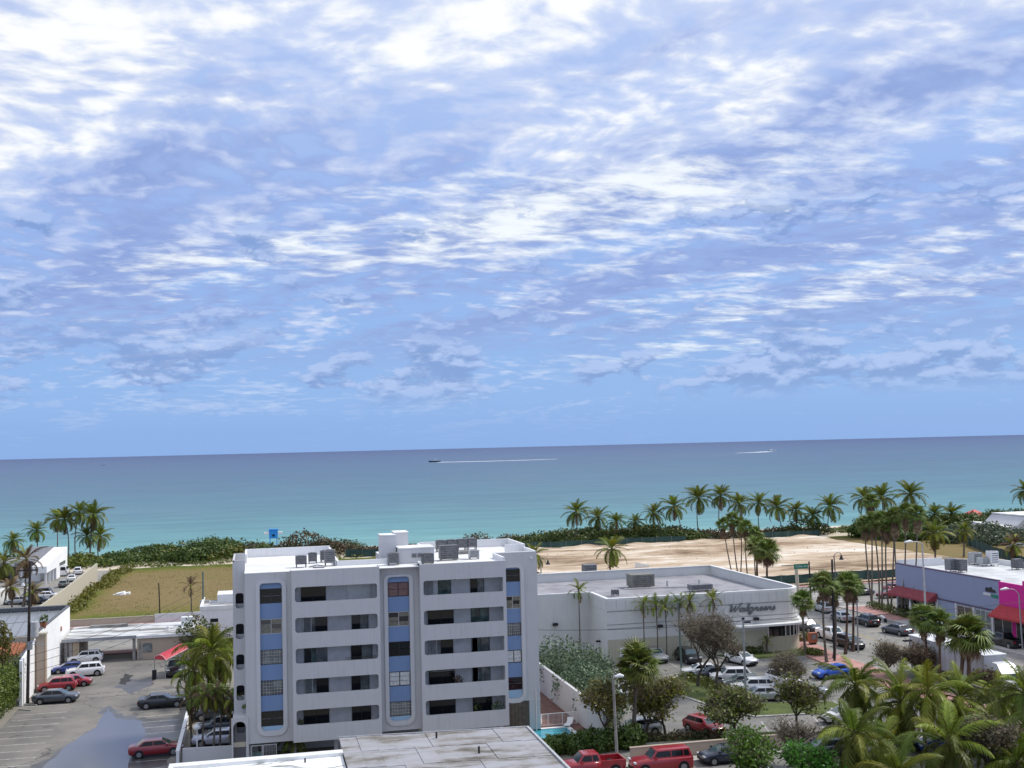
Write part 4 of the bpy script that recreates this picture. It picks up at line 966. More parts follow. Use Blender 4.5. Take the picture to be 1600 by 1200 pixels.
x = t.new('ShaderNodeTexCoord').outputs['Object']
n1 = t.noise(t.map(x, sc=(.30, 1.1, 1)), 1.0, 7, .65, .4)
t.lk(t.mix(t.ss(n1, .54, .62), (.86, .86, .85, 1), (.20, .21, .20, 1)), b.inputs['Base Color'])
MB().box(0, -24, 6.6, 11.1, -.8, 6.68).build('roof', m_wroof, fw_); MB().box(-.05, -.8, 6.55, 11.15, .05, 6.9).build('parapet', m_roofwhite, fw_)
MB().box(-.05, -24, 6.55, .25, -.8, 6.9).build('parapet', m_roofwhite, fw_)
MB().cyl(8.6, -1.6, 6.6, 6.95, .06, 6).build('vent_pipe', m_black, fw_)

# ------------------------------------------------------------------ walls round the left car park
a = g(297, 1105); a2 = g(281, 1186)
one(MB().prism([(-7.0, 104.0), (-6.75, 104.0), (-6.75, 128), (-7.0, 128)], 0, 1.05).prism([(-7.04, 104.0), (-6.71, 104.0), (-6.71, 128), (-7.04, 128)], 1.05, 1.13), 'boundary_wall', m_white, 'low white topped wall along the right side of the left car park', 'wall')
p0 = g(285, 1170, 1.2); p1 = g(403, 1163, 1.2)
one(MB().prism([(p0.x, p0.y), (p1.x, p1.y), (p1.x, p1.y + .25), (p0.x, p0.y + .25)], 0, 1.2), 'boundary_wall', m_facade, 'low lavender grey wall in front of the ragged palms and parked cars', 'wall')
q = g(39, 1110); one(MB().box(-.9, -.08, 0, .9, .08, .13), 'wheel_stop', m_kerb, 'white concrete wheel stop lying askew below the utility pole', 'wheel stop', (q.x, q.y, .003), R(-35))
q = g(48, 1102); one(MB().box(-.9, -.08, 0, .9, .08, .13), 'wheel_stop', m_kerb, 'white concrete wheel stop at the tail of the slate grey sedan', 'wheel stop', (q.x, q.y, .003), R(-38))

# white building along the left of the car park
lw = thing('low_commercial_building', 'low commercial building with a long glaring white side wall along the left car park', 'building', (-25.1, 139, 0))
m_glare = M('white limewash', (.86, .86, .85), .7, .05, .5)
MB().prism([(-.3, 3.2), (0, 3.2), (0, 27), (-.3, 27)], 0, 6.55).build('side_wall', m_glare, lw); MB().prism([(-.3, -5.6), (0, -5.6), (0, 3.19), (-.3, 3.19)], 0, [4.9, 4.9, 5.9, 5.9]).build('side_wall', m_glare, lw)
MB().box(-.36, 3.2, 6.55, .04, 27.05, 6.67).build('coping', m_dgrey, lw)
MB().box(-36, 26.6, 0, -.3, 27, 6.3).build('rear_wall', m_shop, lw)
MB().box(-36, 26.3, 6.3, -.3, 27.2, 6.75).build('coping', m_dgrey, lw)
MB().prism([(-36, 16.5), (-.3, 16.5), (-.3, 26.6), (-36, 26.6)], 4.3, [4.4, 4.4, 6.2, 6.2]).build('roof_slope', m_galv, lw)
sm = MB()
for i in range(30): x = -35 + i * 1.2; sm.add([(x, 16.5, 4.42), (x + .08, 16.5, 4.42), (x + .08, 26.6, 6.22), (x, 26.6, 6.22), (x, 16.5, 4.50), (x + .08, 16.5, 4.50), (x + .08, 26.6, 6.30), (x, 26.6, 6.30)], [(4, 5, 6, 7), (0, 1, 5, 4), (1, 2, 6, 5), (3, 0, 4, 7)])
tag(sm.build('seam', m_galv, lw), kind='stuff')
MB().box(-36, 16.2, 0, -.3, 16.5, 4.3).build('front_wall', m_beige, lw)
fr_ = MB().box(-14.5, 14.9, 3.8, -7.0, 16.2, 5.6).build('dormer', m_glass3, lw)
for x0, x1 in ((-14.2, -11.6), (-10.4, -8.6)): MB().box(x0, 14.84, 3.9, x1, 14.9, 5.1).build('window', m_glass, lw)
MB().box(-14.8, 14.7, 5.6, -6.8, 16.6, 5.75).build('dormer_roof', m_shop, lw)
te = MB().prism([(-36, 11.8), (-3.4, 11.8), (-3.4, 14.8), (-36, 14.8)], 2.7, [2.8, 2.8, 3.75, 3.75]).build('tiled_canopy', m_terra, lw)
tl_ = MB()
for i in range(72): x = -35.9 + i * .45; tl_.tube([(x, 11.8, 2.86), (x, 14.8, 3.80)], .13, 5, 0, False)
tag(tl_.build('roof_tile', m_terra, lw), kind='stuff')
MB().box(-36, 12.4, 0, -3.6, 14.6, 2.7).build('front_wall', m_tan, lw)
MB().prism([(-3.0, 5.2), (-.3, 5.2), (-.3, 14), (-3.0, 14)], 2.6, [3.1, 3.1, 3.4, 3.4]).build('lean_to_roof', m_grey, lw)
MB().box(-36, 1.0, 3.0, -6.0, 8.0, 3.25).build('flat_roof', m_roofwhite, lw); MB().box(-35.8, 1.2, 0, -6.2, 7.8, 3.0).build('front_wall', m_white, lw)
pl2 = thing('pillar', 'tan square pillar with recessed panel standing against the long white wall', 'pillar', (-24.5, 141.2, 0))
MB().box(-.55, -.5, 0, .55, .5, 6.5).build('shaft', m_tan, pl2); MB().box(-.65, -.6, 6.5, .65, .6, 6.72).build('cap', m_beige, pl2); MB().box(-.38, -.54, .5, .38, -.5, 6.0).build('panel', m_beige2, pl2)
pt = thing('flower_pot', 'terracotta pot with a dark plant on top of the long white wall', 'flower pot', (-25.2, 146.6, 6.45))
MB().tube([(0, 0, 0), (0, 0, .6), (0, 0, .7)], [.28, .42, .45], 10).build('pot', m_terra, pt)
tag(inst(quads_mesh('plant', blob_leaves([(0, 0, 1.1, .55, .55, .55)], 30, .16), m_lfg), 'plant', pt), kind='stuff')
one(MB().disc((0, 0, 0), (1, 0, 0), .32, .12, 14), 'round_sign', M('faded red sign', (.42, .17, .13), .6, .1), 'small round red sign on the long white wall', 'sign', (-25.03, 158.5, 4.6))

# carport
cp = thing('carport', 'low carport building with a stained white flat roof across the end of the car park', 'carport', (-25, 158, 0))
m_cproof, t, b = newmat('stained carport roof'); b.inputs['Roughness'].default_value = .6; x = t.new('ShaderNodeTexCoord').outputs['Object']
n1 = t.noise(t.map(x, sc=(.18, .6, 1)), 1.0, 6, .6, .4); t.lk(t.mix(t.ss(n1, .42, .60), (.62, .63, .62, 1), (.20, .19, .17, 1)), b.inputs['Base Color'])
MB().prism([(.3, 0), (9.4, 0), (9.4, 9), (.3, 9)], 3.05, [3.2, 3.2, 3.5, 3.5]).build('roof', m_cproof, cp)
MB().prism([(9.41, 0), (17.6, 0), (17.6, 9), (9.41, 9)], 3.0, [3.12, 3.12, 3.45, 3.45]).build('roof', m_cproof, cp)
MB().box(.1, -.25, 2.85, 9.4, 0, 3.26).build('fascia', m_galv, cp); MB().box(9.41, -.2, 2.8, 17.6, 0, 3.16).build('fascia', m_white, cp)
for x in (.4, 1.0, 8.9): MB().box(x, .2, 0, x + .35, .6, 2.95).build('post', m_conc, cp)
MB().box(1.4, .25, 0, 2.2, 8.5, 2.95).build('side_wall', m_tan, cp)
MB().box(9.5, .1, 0, 17.4, 8.8, 2.95).build('store_room', m_beige2, cp)
MB().box(10.2, .04, .9, 11.4, .1, 2.1).build('window', m_glass2, cp); MB().box(9.7, .05, 0, 10.0, .1, 2.4).build('downpipe', m_conc, cp)
MB().box(2.6, 7.2, 3.4, 7.6, 7.9, 3.8).build('upstand', m_conc, cp)
ub = MB(); ub.cyl(13.2, 3, 3.2, 3.75, .25, 8); ub.build('vent', m_pwhite, cp); MB().box(14.8, 5.4, 3.3, 16.4, 6.6, 4.5).build('roof_cabin', m_white, cp)
one(MB().box(-30.5, 191.7, 0, -9.0, 191.95, 1.1).box(-30.5, 191.66, 1.1, -9.0, 191.99, 1.2), 'boundary_wall', m_beige, 'long low cream wall between the avenue and the dry field', 'wall')
one(MB().box(-16, 190.9, 0, -8.6, 191.1, 1.5), 'boundary_wall', m_white, 'short white wall in front of the cream wall of the dry field', 'wall')
# white block right of the carport
wb = thing('white_block', 'plain white two level block partly hidden behind the left edge of the apartment building', 'building', (-8.0, 172, 0))
MB().box(0, 0, 0, 9, 11, 4.2).build('wall', m_white, wb); MB().box(-.1, -.1, 4.2, 9.1, .2, 4.75).build('parapet', m_roofwhite, wb); MB().box(-.1, .2, 4.2, .2, 11.1, 4.75).build('parapet', m_roofwhite, wb)
MB().box(.2, .2, 4.2, 9, 11, 4.26).build('roof', m_cproof, wb); MB().box(2.2, 6.2, 4.26, 9, 11, 5.6).build('upper_wall', m_white, wb); MB().box(1.4, -.06, 2.4, 2.5, 0, 2.9).build('window', m_glass, wb)

# beige wall of the field and the houses behind it
one(MB().prism([(-33.8, 193), (-33.5, 193), (-33.5, 221), (-33.8, 221)], 0, 3.5).prism([(-33.8, 221.01), (-33.5, 221.01), (-33.5, 259), (-33.8, 259)], 0, [3.5, 3.5, 4.0, 4.0]), 'boundary_wall', m_beige, 'long tall cream wall running along the left side of the dry field', 'wall')
struct(MB().sheet(rect(-120, 192, -34, 284), .006), 'car_park', m_road)
nh = thing('white_gabled_building', 'white building with a sloping parapet and open porch behind the parked white cars', 'building', (-46.5, 257, 0))
MB().prism([(0, 0), (3.0, 0), (3.0, 27), (0, 27)], 2.6, [4.0, 4.0, 6.0, 6.0]).build('wall', m_glare, nh); MB().box(0, 12, 0, 3.0, 27, 2.6).build('wall', m_glare, nh)
for y in (.4, 4.5, 8.6): MB().box(2.5, y, 0, 2.9, y + .4, 2.6).build('column', m_pwhite, nh)
MB().box(2.98, 16, 2.4, 3.05, 24, 3.2).build('window', m_glass2, nh); MB().prism([(-5, 9), (0, 9), (0, 27), (-5, 27)], 3.6, [4.2, 4.2, 6.3, 6.3]).build('roof', m_grey, nh)
MB().box(-4.8, 9.2, 0, 0, 26, 3.6).build('wall', m_white, nh)
dk = thing('dark_carport', 'dark open garage with a pale flat roof edge behind the palms at the far left', 'carport', (-64, 268, 0))
MB().box(0, 0, 3.2, 17, 14, 4.2).build('roof', m_conc, dk); MB().box(0, 6, 0, 17, 14, 3.2).build('back_wall', m_dgrey, dk)
for i in range(4): MB().box(.2 + i * 5.4, .2, 0, .6 + i * 5.4, .6, 3.2).build('post', m_dgrey, dk)
for i in range(4): MB().box(1.5 + i * 4, -.06, 3.45, 4.0 + i * 4, 0, 4.0).build('panel', m_shop, dk)
dm = one(MB().tube([(0, 0, 0), (0, 0, 1.6), (0, 0, 2.6), (0, 0, 3.2), (0, 0, 3.4)], [3.4, 3.3, 2.5, 1.2, .1], 16), 'tank', m_shop, 'pale domed tank beyond the low commercial building at the left edge', 'tank', (-48.6, 229, 0))

# ------------------------------------------------------------------ drug store
ds = thing('drug_store', 'long pale grey drug store with script lettering and a rounded white corner', 'shop', (42.26, 134, -.83)); ds.scale = (1.0308, 1.0308, 1.0308)
HZ = 8.4
def corner(x0, y0, x1, r, n=7):            # front wall with rounded right corner, ccw
    pts = [(x0, y0)]
    for i in range(n + 1): a = R(-90 + 90 * i / n); pts.append((x1 - r + r * math.cos(a), y0 + r + r * math.sin(a)))
    return pts
MB().prism(corner(0, 0, 26, 2.8) + [(26, 29.5), (0, 29.5)], 0, 7.1).build('wall', m_shop, ds)
MB().prism([(-19, 7), (0, 7), (0, 29.5), (-19, 29.5)], 0, 7.1).build('wall', m_shop, ds)
MB().prism([(.3, .3), (25.6, .3), (25.6, 29.2), (.3, 29.2)], 7.1, 7.16).build('roof', m_shoproof, ds); MB().prism([(-19, 7.3), (.3, 7.3), (.3, 29.2), (-19, 29.2)], 7.1, 7.155).build('roof', m_shoproof, ds)
def wallstrip(path, th, z0, z1, name, mat):
    b_ = MB(); n = len(path); out = []
    for i in range(n):
        a_ = Vector(path[max(0, i - 1)]); c_ = Vector(path[min(n - 1, i + 1)]); d = (c_ - a_).normalized(); out.append((path[i][0] - d.y * th, path[i][1] + d.x * th))
    for i in range(n - 1): b_.prism([path[i], path[i + 1], out[i + 1], out[i]], z0, z1)
    return b_.build(name, mat, ds)
outer = [(-19, 7), (0, 7), (0, 0)] + corner(0, 0, 26, 2.8)[1:] + [(26, 29.5)]
for seg in ([(-19, 7), (0, 7)], [(0, 7), (0, .43)], corner(0, 0, 26, 2.8), [(26, 2.81), (26, 29.05)], [(26, 29.5), (-19, 29.5)]):
    wallstrip(seg, .3, 7.1, HZ, 'parapet', m_shop); wallstrip([(q[0], q[1]) for q in seg], .42, HZ, HZ + .10, 'coping', m_roofwhite)
for i in range(20):
    x = .10 + i * 1.165; MB().box(x, -.05, 7.05, x + 1.07, -.002, HZ - .12).build('panel', m_shop, ds)
for i in range(6):
    y = .3 + i * 1.12; MB().box(-.05, y, 7.05, -.002, y + 1.04, HZ - .12).build('panel', m_shop, ds)
for z in (6.90, 5.35, 4.85): wallstrip([(q[0], q[1] - .03) for q in corner(0, 0, 26.02, 2.8)], .05, z, z + .06, 'band', m_conc)
can = wallstrip([(q[0], q[1] - 0) for q in [(16.0, -1.2)] + corner(17, -1.2, 27.2, 3.4)[1:] + [(27.2, 9)]], 1.25, 4.18, 4.42, 'canopy', m_roofwhite)
MB().box(0.02, -.04, 0, 20.7, -.003, 3.6).build('lower_wall', m_shoplow, ds)
low = corner(20.7, -.05, 26.05, 2.9)
wallstrip(low, -.06, 0, 2.72, 'lower_wall', m_beige)
wn = wallstrip([(20.75, -.03)] + corner(20.7, -.03, 26.03, 2.85)[1:-2], -.04, 2.74, 4.15, 'window', m_glass)
for i, q in enumerate(corner(20.7, -.09, 26.08, 2.9)[1:-2]): MB().cyl(q[0], q[1], 2.74, 4.15, .07, 6).build('mullion', m_pwhite, ds)
MB().box(20.75, -.12, 2.74, 20.9, -.04, 4.15).build('mullion', m_pwhite, ds)
MB().box(1.5, -.07, 1.3, 2.7, -.045, 2.6).build('notice', m_signface, ds); MB().box(4.1, -.07, 1.7, 4.7, -.045, 2.4).build('window', m_glass3, ds); MB().box(5.5, -.07, 1.7, 6.3, -.045, 2.5).build('vent', m_grey, ds)
for x, z in ((6.6, 4.75), (12.0, 4.85), (19.2, 4.9)): MB().prism([(x - .35, -.45), (x + .35, -.45), (x + .25, -.002), (x - .25, -.002)], z, z + .32).build('wall_lamp', m_black, ds)
MB().prism([(-5, 6.55), (-4.3, 6.55), (-4.4, 6.998), (-4.9, 6.998)], 4.6, 4.9).build('wall_lamp', m_black, ds)
MB().box(-.06, 2.5, .1, -.002, 3.5, 2.3).build('door', m_shoplow, ds); MB().box(-.5, 2.8, 2.9, -.002, 3.2, 3.1).build('wall_lamp', m_black, ds)
# raised script lettering on the front
def arcp(cx_, cy_, rx, ry, a0, a1, n=10): return [(cx_ + rx * math.cos(R(lerp(a0, a1, i / n))), cy_ + ry * math.sin(R(lerp(a0, a1, i / n)))) for i in range(n + 1)]
SC = {'W': ([(-.05, .85), (.12, 1.0), (.16, .7), (.14, .12), (.22, .0), (.42, .45), (.52, .75), (.50, .2), (.58, .0), (.80, .5), (.95, 1.0), (1.05, 1.05)], 1.0),
      'a': (arcp(.22, .23, .20, .23, 60, 350) + [(.43, .46), (.42, .12), (.50, .0), (.58, .06)], .56),
      'l': ([(0, .05), (.16, .45), (.24, .85), (.18, 1.0), (.10, .9), (.10, .3), (.16, .02), (.28, .06)], .28),
      'g': (arcp(.22, .23, .20, .23, 60, 350) + [(.43, .46), (.40, -.2), (.30, -.42), (.14, -.38), (.12, -.2), (.52, .08)], .54),
      'r': ([(0, .05), (.12, .4), (.14, .50), (.20, .42), (.30, .44), (.27, .1), (.36, .0), (.42, .06)], .42),
      'e': ([(.0, .08), (.24, .26), (.33, .40), (.24, .48), (.12, .36), (.10, .12), (.22, .0), (.40, .10)], .40),
      'n': ([(0, .05), (.08, .42), (.08, .0), (.10, .3), (.26, .47), (.32, .36), (.31, .1), (.38, .0), (.46, .06)], .46),
      's': ([(0, .05), (.18, .50), (.24, .30), (.28, .12), (.18, .0), (.06, .06)], .36)}
lt = MB(); xx = 0.0
for ch in 'Walgreens':
    pts, adv = SC[ch]; path = [((xx + p[0] + .28 * p[1]) * 1.42 + 15.6, -.13, 6.05 + p[1] * .95 + .00 * xx) for p in pts]
    lt.tube(path, .095, 6, 0); xx += adv
lt.build('lettering', m_letter, ds)
MB().box(12.6, -.08, 5.5, 14.6, -.045, 5.75).build('sign_strip', m_glass3, ds)
def rooftop(label, x, y, z, sx, sy, sz, mat, **k): return aircon(label, x, y, z, sx, sy, sz, mat, **k)
p = g(921, 902, 6.5); rooftop('upright grey rooftop unit at the rear left of the drug store roof', p.x, p.y, 6.55, 2.0, 1.6, 1.7, m_grey, fan=False)
p = g(1001, 918, 6.5); rooftop('largest boxy rooftop unit, tan grey, mid drug store roof', p.x, p.y, 6.55, 3.4, 2.4, 1.7, M('tan unit', (.21, .20, .17), .6, .2), legs=.2, fan=False)
p = g(1094, 924, 6.5); rooftop('long low pale unit near the front edge of the drug store roof', p.x, p.y, 6.55, 3.2, 1.4, .7, m_grey, fan=False)
p = g(964, 933, 6.5); rooftop('small dark box beside the left front corner of the drug store roof', p.x, p.y + .8, 6.55, .9, .8, .6, m_dgrey, fan=False)
pv = MB(); pv.tube([(8, 17, 7.3), (13, 16.5, 7.3), (18, 15.5, 7.3)], .09, 5); pv.build('pipe', m_lgrey, ds)
for x, y in ((10, 20), (14.5, 17.8), (18.8, 16.8)): MB().cyl(x, y, 7.16, 8.0, .13, 6).build('vent_pipe', m_lgrey, ds)

# ------------------------------------------------------------------ shop on the right
sp_ = thing('corner_shop', 'long low shop painted periwinkle and magenta with red awnings on the side street', 'shop', (96, 120, 0))
MB().box(.0, 11.8, 0, 16.5, 36.4, 7.0).build('wall', m_peri, sp_); MB().box(.0, -20, 0, 16.5, 11.79, 7.0).build('wall', m_pink, sp_)
MB().box(.3, -20, 7.0, 16.3, 36.2, 7.06).build('roof', m_storeroof, sp_)
MB().box(0, 11.8, 7.0, .3, 36.4, 7.65).build('parapet', m_peri, sp_); MB().box(0, 7.0, 7.0, .3, 11.79, 7.6).build('parapet', m_pink, sp_); MB().box(0, -20, 7.0, .3, 6.99, 8.2).build('parapet', m_pink, sp_)
MB().box(-.06, 11.8, 7.65, .36, 36.4, 7.80).build('coping', m_plum, sp_)
MB().box(.3, 36.1, 7.0, 8.0, 36.4, 8.2).build('parapet', m_white, sp_); MB().box(8.0, 36.1, 7.0, 16.5, 36.4, 7.8).build('parapet', m_white, sp_); MB().box(16.2, -20, 7.0, 16.5, 36.1, 7.8).build('parapet', m_white, sp_)
MB().box(-.10, 11.8, 3.55, -.002, 36.4, 3.75).build('ledge', m_plum, sp_)
def awn(y0, y1, zt, zb, out, mat):
    b_ = MB(); b_.add([(-.12, y0, zt), (-.12, y1, zt), (-out, y1, zb), (-out, y0, zb), (-.12, y0, zb - .05), (-.12, y1, zb - .05), (-out, y0, zb - .25), (-out, y1, zb - .25)],
                      [(0, 1, 2, 3), (3, 2, 7, 6), (0, 3, 6, 4), (2, 1, 5, 7), (4, 6, 7, 5)]); return b_.build('awning', mat, sp_)
awn(25.6, 36.2, 4.35, 3.35, 1.7, m_awnred); awn(-19, 11.6, 4.6, 3.4, 1.9, m_awnred2)
def shopwin(y0, y1, z0, z1, n, mat=m_glass, fr=m_lgrey):
    f_ = MB().box(-.06, y0, z0, -.003, y1, z1).build('window', fr, sp_)
    for i in range(n):
        a_ = lerp(y0, y1, i / n) + .08; c_ = lerp(y0, y1, (i + 1) / n) - .08; MB().box(-.08, a_, z0 + .1, -.061, c_, z1 - .1).build('pane', mat, f_)
    return f_
shopwin(26.2, 36.0, .2, 3.3, 5); shopwin(17.6, 21.0, .5, 3.4, 2, m_brownd); shopwin(13.6, 16.9, .9, 3.4, 3, m_glass2); shopwin(9.4, 13.0, .2, 3.4, 2); shopwin(-6, 8.5, .2, 3.2, 6)
MB().box(-.03, 21.4, .3, -.003, 25.4, 3.5).build('wall_panel', m_peri, sp_)
for y in (13.2, 17.2, 21.2, 25.7): MB().box(-.18, y - .16, 0, -.003, y + .16, 3.54).build('pilaster', m_facade2, sp_)
lg = MB(); lg.add([(-.08, 14.6, 6.25), (-.08, 14.3, 6.6), (-.08, 13.8, 6.5), (-.08, 13.3, 6.75), (-.08, 13.1, 6.45), (-.08, 12.5, 6.35), (-.08, 12.3, 6.05), (-.08, 13.4, 6.0), (-.08, 14.4, 6.0)], [(0, 1, 2, 3, 4, 5, 6, 7, 8)])
lg.add([(v[0] + .07, v[1], v[2]) for v in lg.v[:9]], [(8, 7, 6, 5, 4, 3, 2, 1, 0)]); lg.build('logo', m_black, sp_)
MB().box(-.08, 11.95, 5.35, -.003, 13.3, 5.75).build('logo', m_signgreen, sp_); MB().box(-.07, 13.5, 5.5, -.003, 15.0, 5.85).build('logo', m_facade2, sp_)
for lab, px, py, sx, sy, sz, mt in (('dark square rooftop unit left of its pair on the shop roof', 1488, 893, 1.6, 1.3, 1.6, m_grey), ('dark square rooftop unit right of its pair on the shop roof', 1502, 894, 1.2, 1.3, 1.6, m_dgrey), ('pale rounded rooftop fan housing behind the ducts of the shop roof', 1524, 882, 1.5, 1.5, 1.6, m_lgrey),
                                    ('pale rooftop duct box in the middle of the shop roof', 1538, 884, 1.7, 1.4, 1.0, m_lgrey), ('tall white capped exhaust on the shop roof', 1551, 884, 1.3, 1.3, 2.0, m_pwhite), ('dark rooftop unit near the rear right of the shop roof', 1590, 890, 1.3, 1.2, 1.3, m_dgrey)):
    q = g(px, py, 7.06); aircon(lab, q.x, q.y, 7.06, sx, sy, sz, mt, .25, True)

# far right buildings
fb = thing('white_hall', 'white two storey hall with rows of small windows at the far right edge', 'building', (191.5, 254, 0))
MB().box(2.8, 0, 0, 46, 14, 5.9).build('wall', m_facade, fb); MB().prism([(0, 0), (2.79, 0), (2.79, 14), (0, 14)], 0, [3.6, 5.8, 5.8, 3.6]).build('wall', m_facade, fb); MB().box(2.6, -.2, 5.9, 46.2, 14, 6.15).build('roof', m_roofwhite, fb)
MB().box(-5, 1, 0, -.01, 12, 3.1).build('annex', m_white, fb); MB().prism([(-5.2, .8), (-.02, .8), (-.02, 12), (-5.2, 12)], 3.1, [3.5, 3.2, 3.9, 4.2]).build('roof', m_roofwhite, fb)
for i in range(12):
    for z in (1.2, 4.0): MB().box(3.6 + i * 2.1, -.06, z, 4.5 + i * 2.1, -.002, z + .95).build('window', m_glass2, fb)
tn = thing('red_tent', 'red pointed beach tent above the shrubs near the far right', 'tent', tuple(g(1523, 818) + Vector((0, 0, 0))))
MB().add([(-3, -3, 2.6), (3, -3, 2.6), (3, 3, 2.6), (-3, 3, 2.6), (0, 0, 4.4), (-3, -3, 2.1), (3, -3, 2.1), (3, 3, 2.1), (-3, 3, 2.1)], [(0, 1, 4), (1, 2, 4), (2, 3, 4), (3, 0, 4), (5, 6, 1, 0), (6, 7, 2, 1), (7, 8, 3, 2), (8, 5, 0, 3)]).build('roof', m_tent, tn)
for x in (-2.9, 2.9):
    for y in (-2.9, 2.9): MB().cyl(x, y, 0, 2.6, .06, 5).build('pole', m_pwhite, tn)
# lifeguard tower
lt_ = thing('lifeguard_tower', 'bright blue lifeguard tower with white side wings on the beach', 'lifeguard tower', (4.8, 318, -.2))
MB().box(-1.15, -1.0, 3.7, 1.15, 1.0, 5.9).build('cabin', m_lgblue, lt_); MB().prism([(-1.3, -1.15), (1.3, -1.15), (1.3, 1.15), (-1.3, 1.15)], 5.9, 6.2).build('roof', m_lgblue, lt_)
for s_ in (-1, 1): MB().box(1.2 * s_ if s_ > 0 else -2.5, -.8, 4.9, 2.5 if s_ > 0 else -1.2, .8, 5.4).build('wing', m_pwhite, lt_)
for x in (-1.0, .8):
    for y in (-.9, .7): MB().box(x, y, -.6, x + .2, y + .2, 3.7).build('leg', m_lgblue, lt_)
MB().box(-.3, -1.06, 4.2, .3, -1.0, 4.8).build('window', m_glass, lt_)

# ------------------------------------------------------------------ fences
def screen_fence(label, pts, h, group=None, step=3.0, wobble=.12):
    t_ = thing('screen_fence', label, 'fence', (pts[0][0], pts[0][1], 0), 0, group); o = Vector((pts[0][0], pts[0][1], 0)); q = random.Random(int(pts[0][0]))
    for i in range(len(pts) - 1):
        a_, b_ = Vector((*pts[i], 0)), Vector((*pts[i + 1], 0)); n = max(1, int((b_ - a_).length / step)); d = (b_ - a_) / n; nr = Vector((-d.y, d.x, 0)).normalized()
        hs = [h + q.uniform(-wobble, wobble) for _ in range(n + 1)]; of = [q.uniform(-.12, .12) for _ in range(n + 1)]
        for j in range(n):
            p_, r_ = a_ + d * j - o, a_ + d * (j + 1) - o; m_ = (p_ + r_) / 2 + nr * q.uniform(-.25, .25); zt = (hs[j] + hs[j + 1]) / 2 - .08
            vs = [p_ + Vector((0, 0, .02)), m_ + Vector((0, 0, .02)), r_ + Vector((0, 0, .02)), r_ + Vector((0, 0, hs[j + 1])), m_ + Vector((0, 0, zt)), p_ + Vector((0, 0, hs[j]))]
            b2 = MB().add(vs, [(0, 1, 4, 5), (1, 2, 3, 4)]); b2.add([v + nr * .03 for v in vs], [(5, 4, 1, 0), (4, 3, 2, 1)]); b2.build('screen_panel', m_screen, t_)
            MB().cyl(p_.x - nr.x * .08, p_.y - nr.y * .08, 0, h + .15, .035, 5).build('post', m_galv, t_)
    return t_
screen_fence('dark green screen fence along the far side of the sand plot below the beach palms', [(58, 283), (112, 283)], 2.3, None, 4)
screen_fence('dark green screen fence at the far right end of the sand plot', [(128, 284), (151, 283)], 2.3, None, 4)
screen_fence('patched green screen fence between the avenue and the sand plot', [(80, 193), (131, 194.4)], 2.0, None, 3)
screen_fence('teal screen fence running diagonally in front of the parked white cars far right', [(170, 244), (157, 212), (150, 194)], 2.2, None, 4)
screen_fence('faded green screen at the left end of the plot behind the apartment roof', [(22, 286.4), (56, 285)], 2.2, None, 4)
# wall along the back street
one(MB().prism([(30.9, 92.3), (56, 92.3), (56, 92.55), (30.9, 92.55)], 0, 1.15).prism([(30.85, 92.26), (56.05, 92.26), (56.05, 92.59), (30.85, 92.59)], 1.15, 1.23), 'boundary_wall', m_beige2, 'long low pinkish beige wall behind the red off-road car on the back street', 'wall')
# ------------------------------------------------------------------ dune thickets and hedges (masses nobody could count)
def mass(name, blobs, mat, dens, size, kind='stuff', jit=.7, inner=.3):
    return tag(inst(quads_mesh(name, blob_leaves(blobs, dens, size, jit=jit, inner=inner), mat), name), kind=kind)
q = random.Random(4)
def strip(x0, x1, y0, y1, hx, n, rmin=1.6, rmax=3.4):
    out = []
    for i in range(n):
        x = q.uniform(x0, x1); y = q.uniform(y0, y1); r_ = q.uniform(rmin, rmax); h = hx(x) * q.uniform(.55, .98) * (1.0 if y > y0 + 3 else .75)
        out.append((x, y, h * .45 + .3, r_ * 1.25, r_, h * .58))
    return out
hl = lambda x: float(np.interp(x, [-120, -60, -38, -30, -16, -9, -3, 6, 20, 26, 60, 80, 100, 113, 118, 130, 146, 152, 158, 168, 175, 190, 230], [3.0, 3.2, 2.9, 3.6, 5.6, 6.0, 4.4, 3.2, 3.6, 2.0, 1.6, 4.2, 4.4, 4.6, 2.6, 2.4, 2.4, 2.6, 2.4, 1.5, 4.2, 4.8, 5.2]))
mass('dune_thicket', strip(-120, -34, 288, 303, hl, 70), m_lfm, 3.2, .42)
mass('dune_thicket', strip(-36, 2, 290, 303, hl, 85), m_lfg, 4.2, .38); mass('dune_thicket', strip(-34, 8, 289, 301, lambda x: hl(x) * .8, 36), m_lfy, 3.2, .36)
mass('dune_thicket', strip(-2, 24, 290, 302, hl, 26), m_lfb, 4.0, .36)
mass('dune_thicket', strip(24, 78, 290, 300, hl, 60), m_lfb, 3.2, .36); mass('dune_thicket', strip(60, 118, 285.5, 299, hl, 120), m_lfg, 4.2, .38); mass('dune_thicket', strip(66, 114, 286, 300, hl, 45), m_lfm, 3.4, .36)
mass('dune_thicket', strip(112, 152, 288, 300, hl, 60, 1.2, 2.4), m_lfb, 3.4, .34); mass('dune_thicket', strip(150, 172, 289, 300, lambda x: 1.7, 32, 1.2, 2.4), m_lfm, 3.4, .34)
mass('dune_thicket', strip(158, 176, 262, 282, lambda x: 5.2, 46), m_lfg, 4.2, .38); mass('dune_thicket', strip(176, 236, 272, 296, hl, 95), m_lfg, 4.0, .4)
mass('dune_thicket', strip(170, 188, 240, 262, lambda x: 4.6, 30), m_lfs, 3.6, .36)
mass('field_edge_weeds', [(-33 + q.uniform(0, 2.4) + .05 * i, 205 + i * 2.1, .4, 1.2, 1.6, q.uniform(.6, 1.5)) for i in range(38)], m_lfy, 6, .26)
mass('field_edge_weeds', [(-30 + i * 1.4, 287 + q.uniform(-2, 1.4), .3, 1.6, 1.0, q.uniform(.5, 1.4)) for i in range(50)], m_lfm, 5, .28)
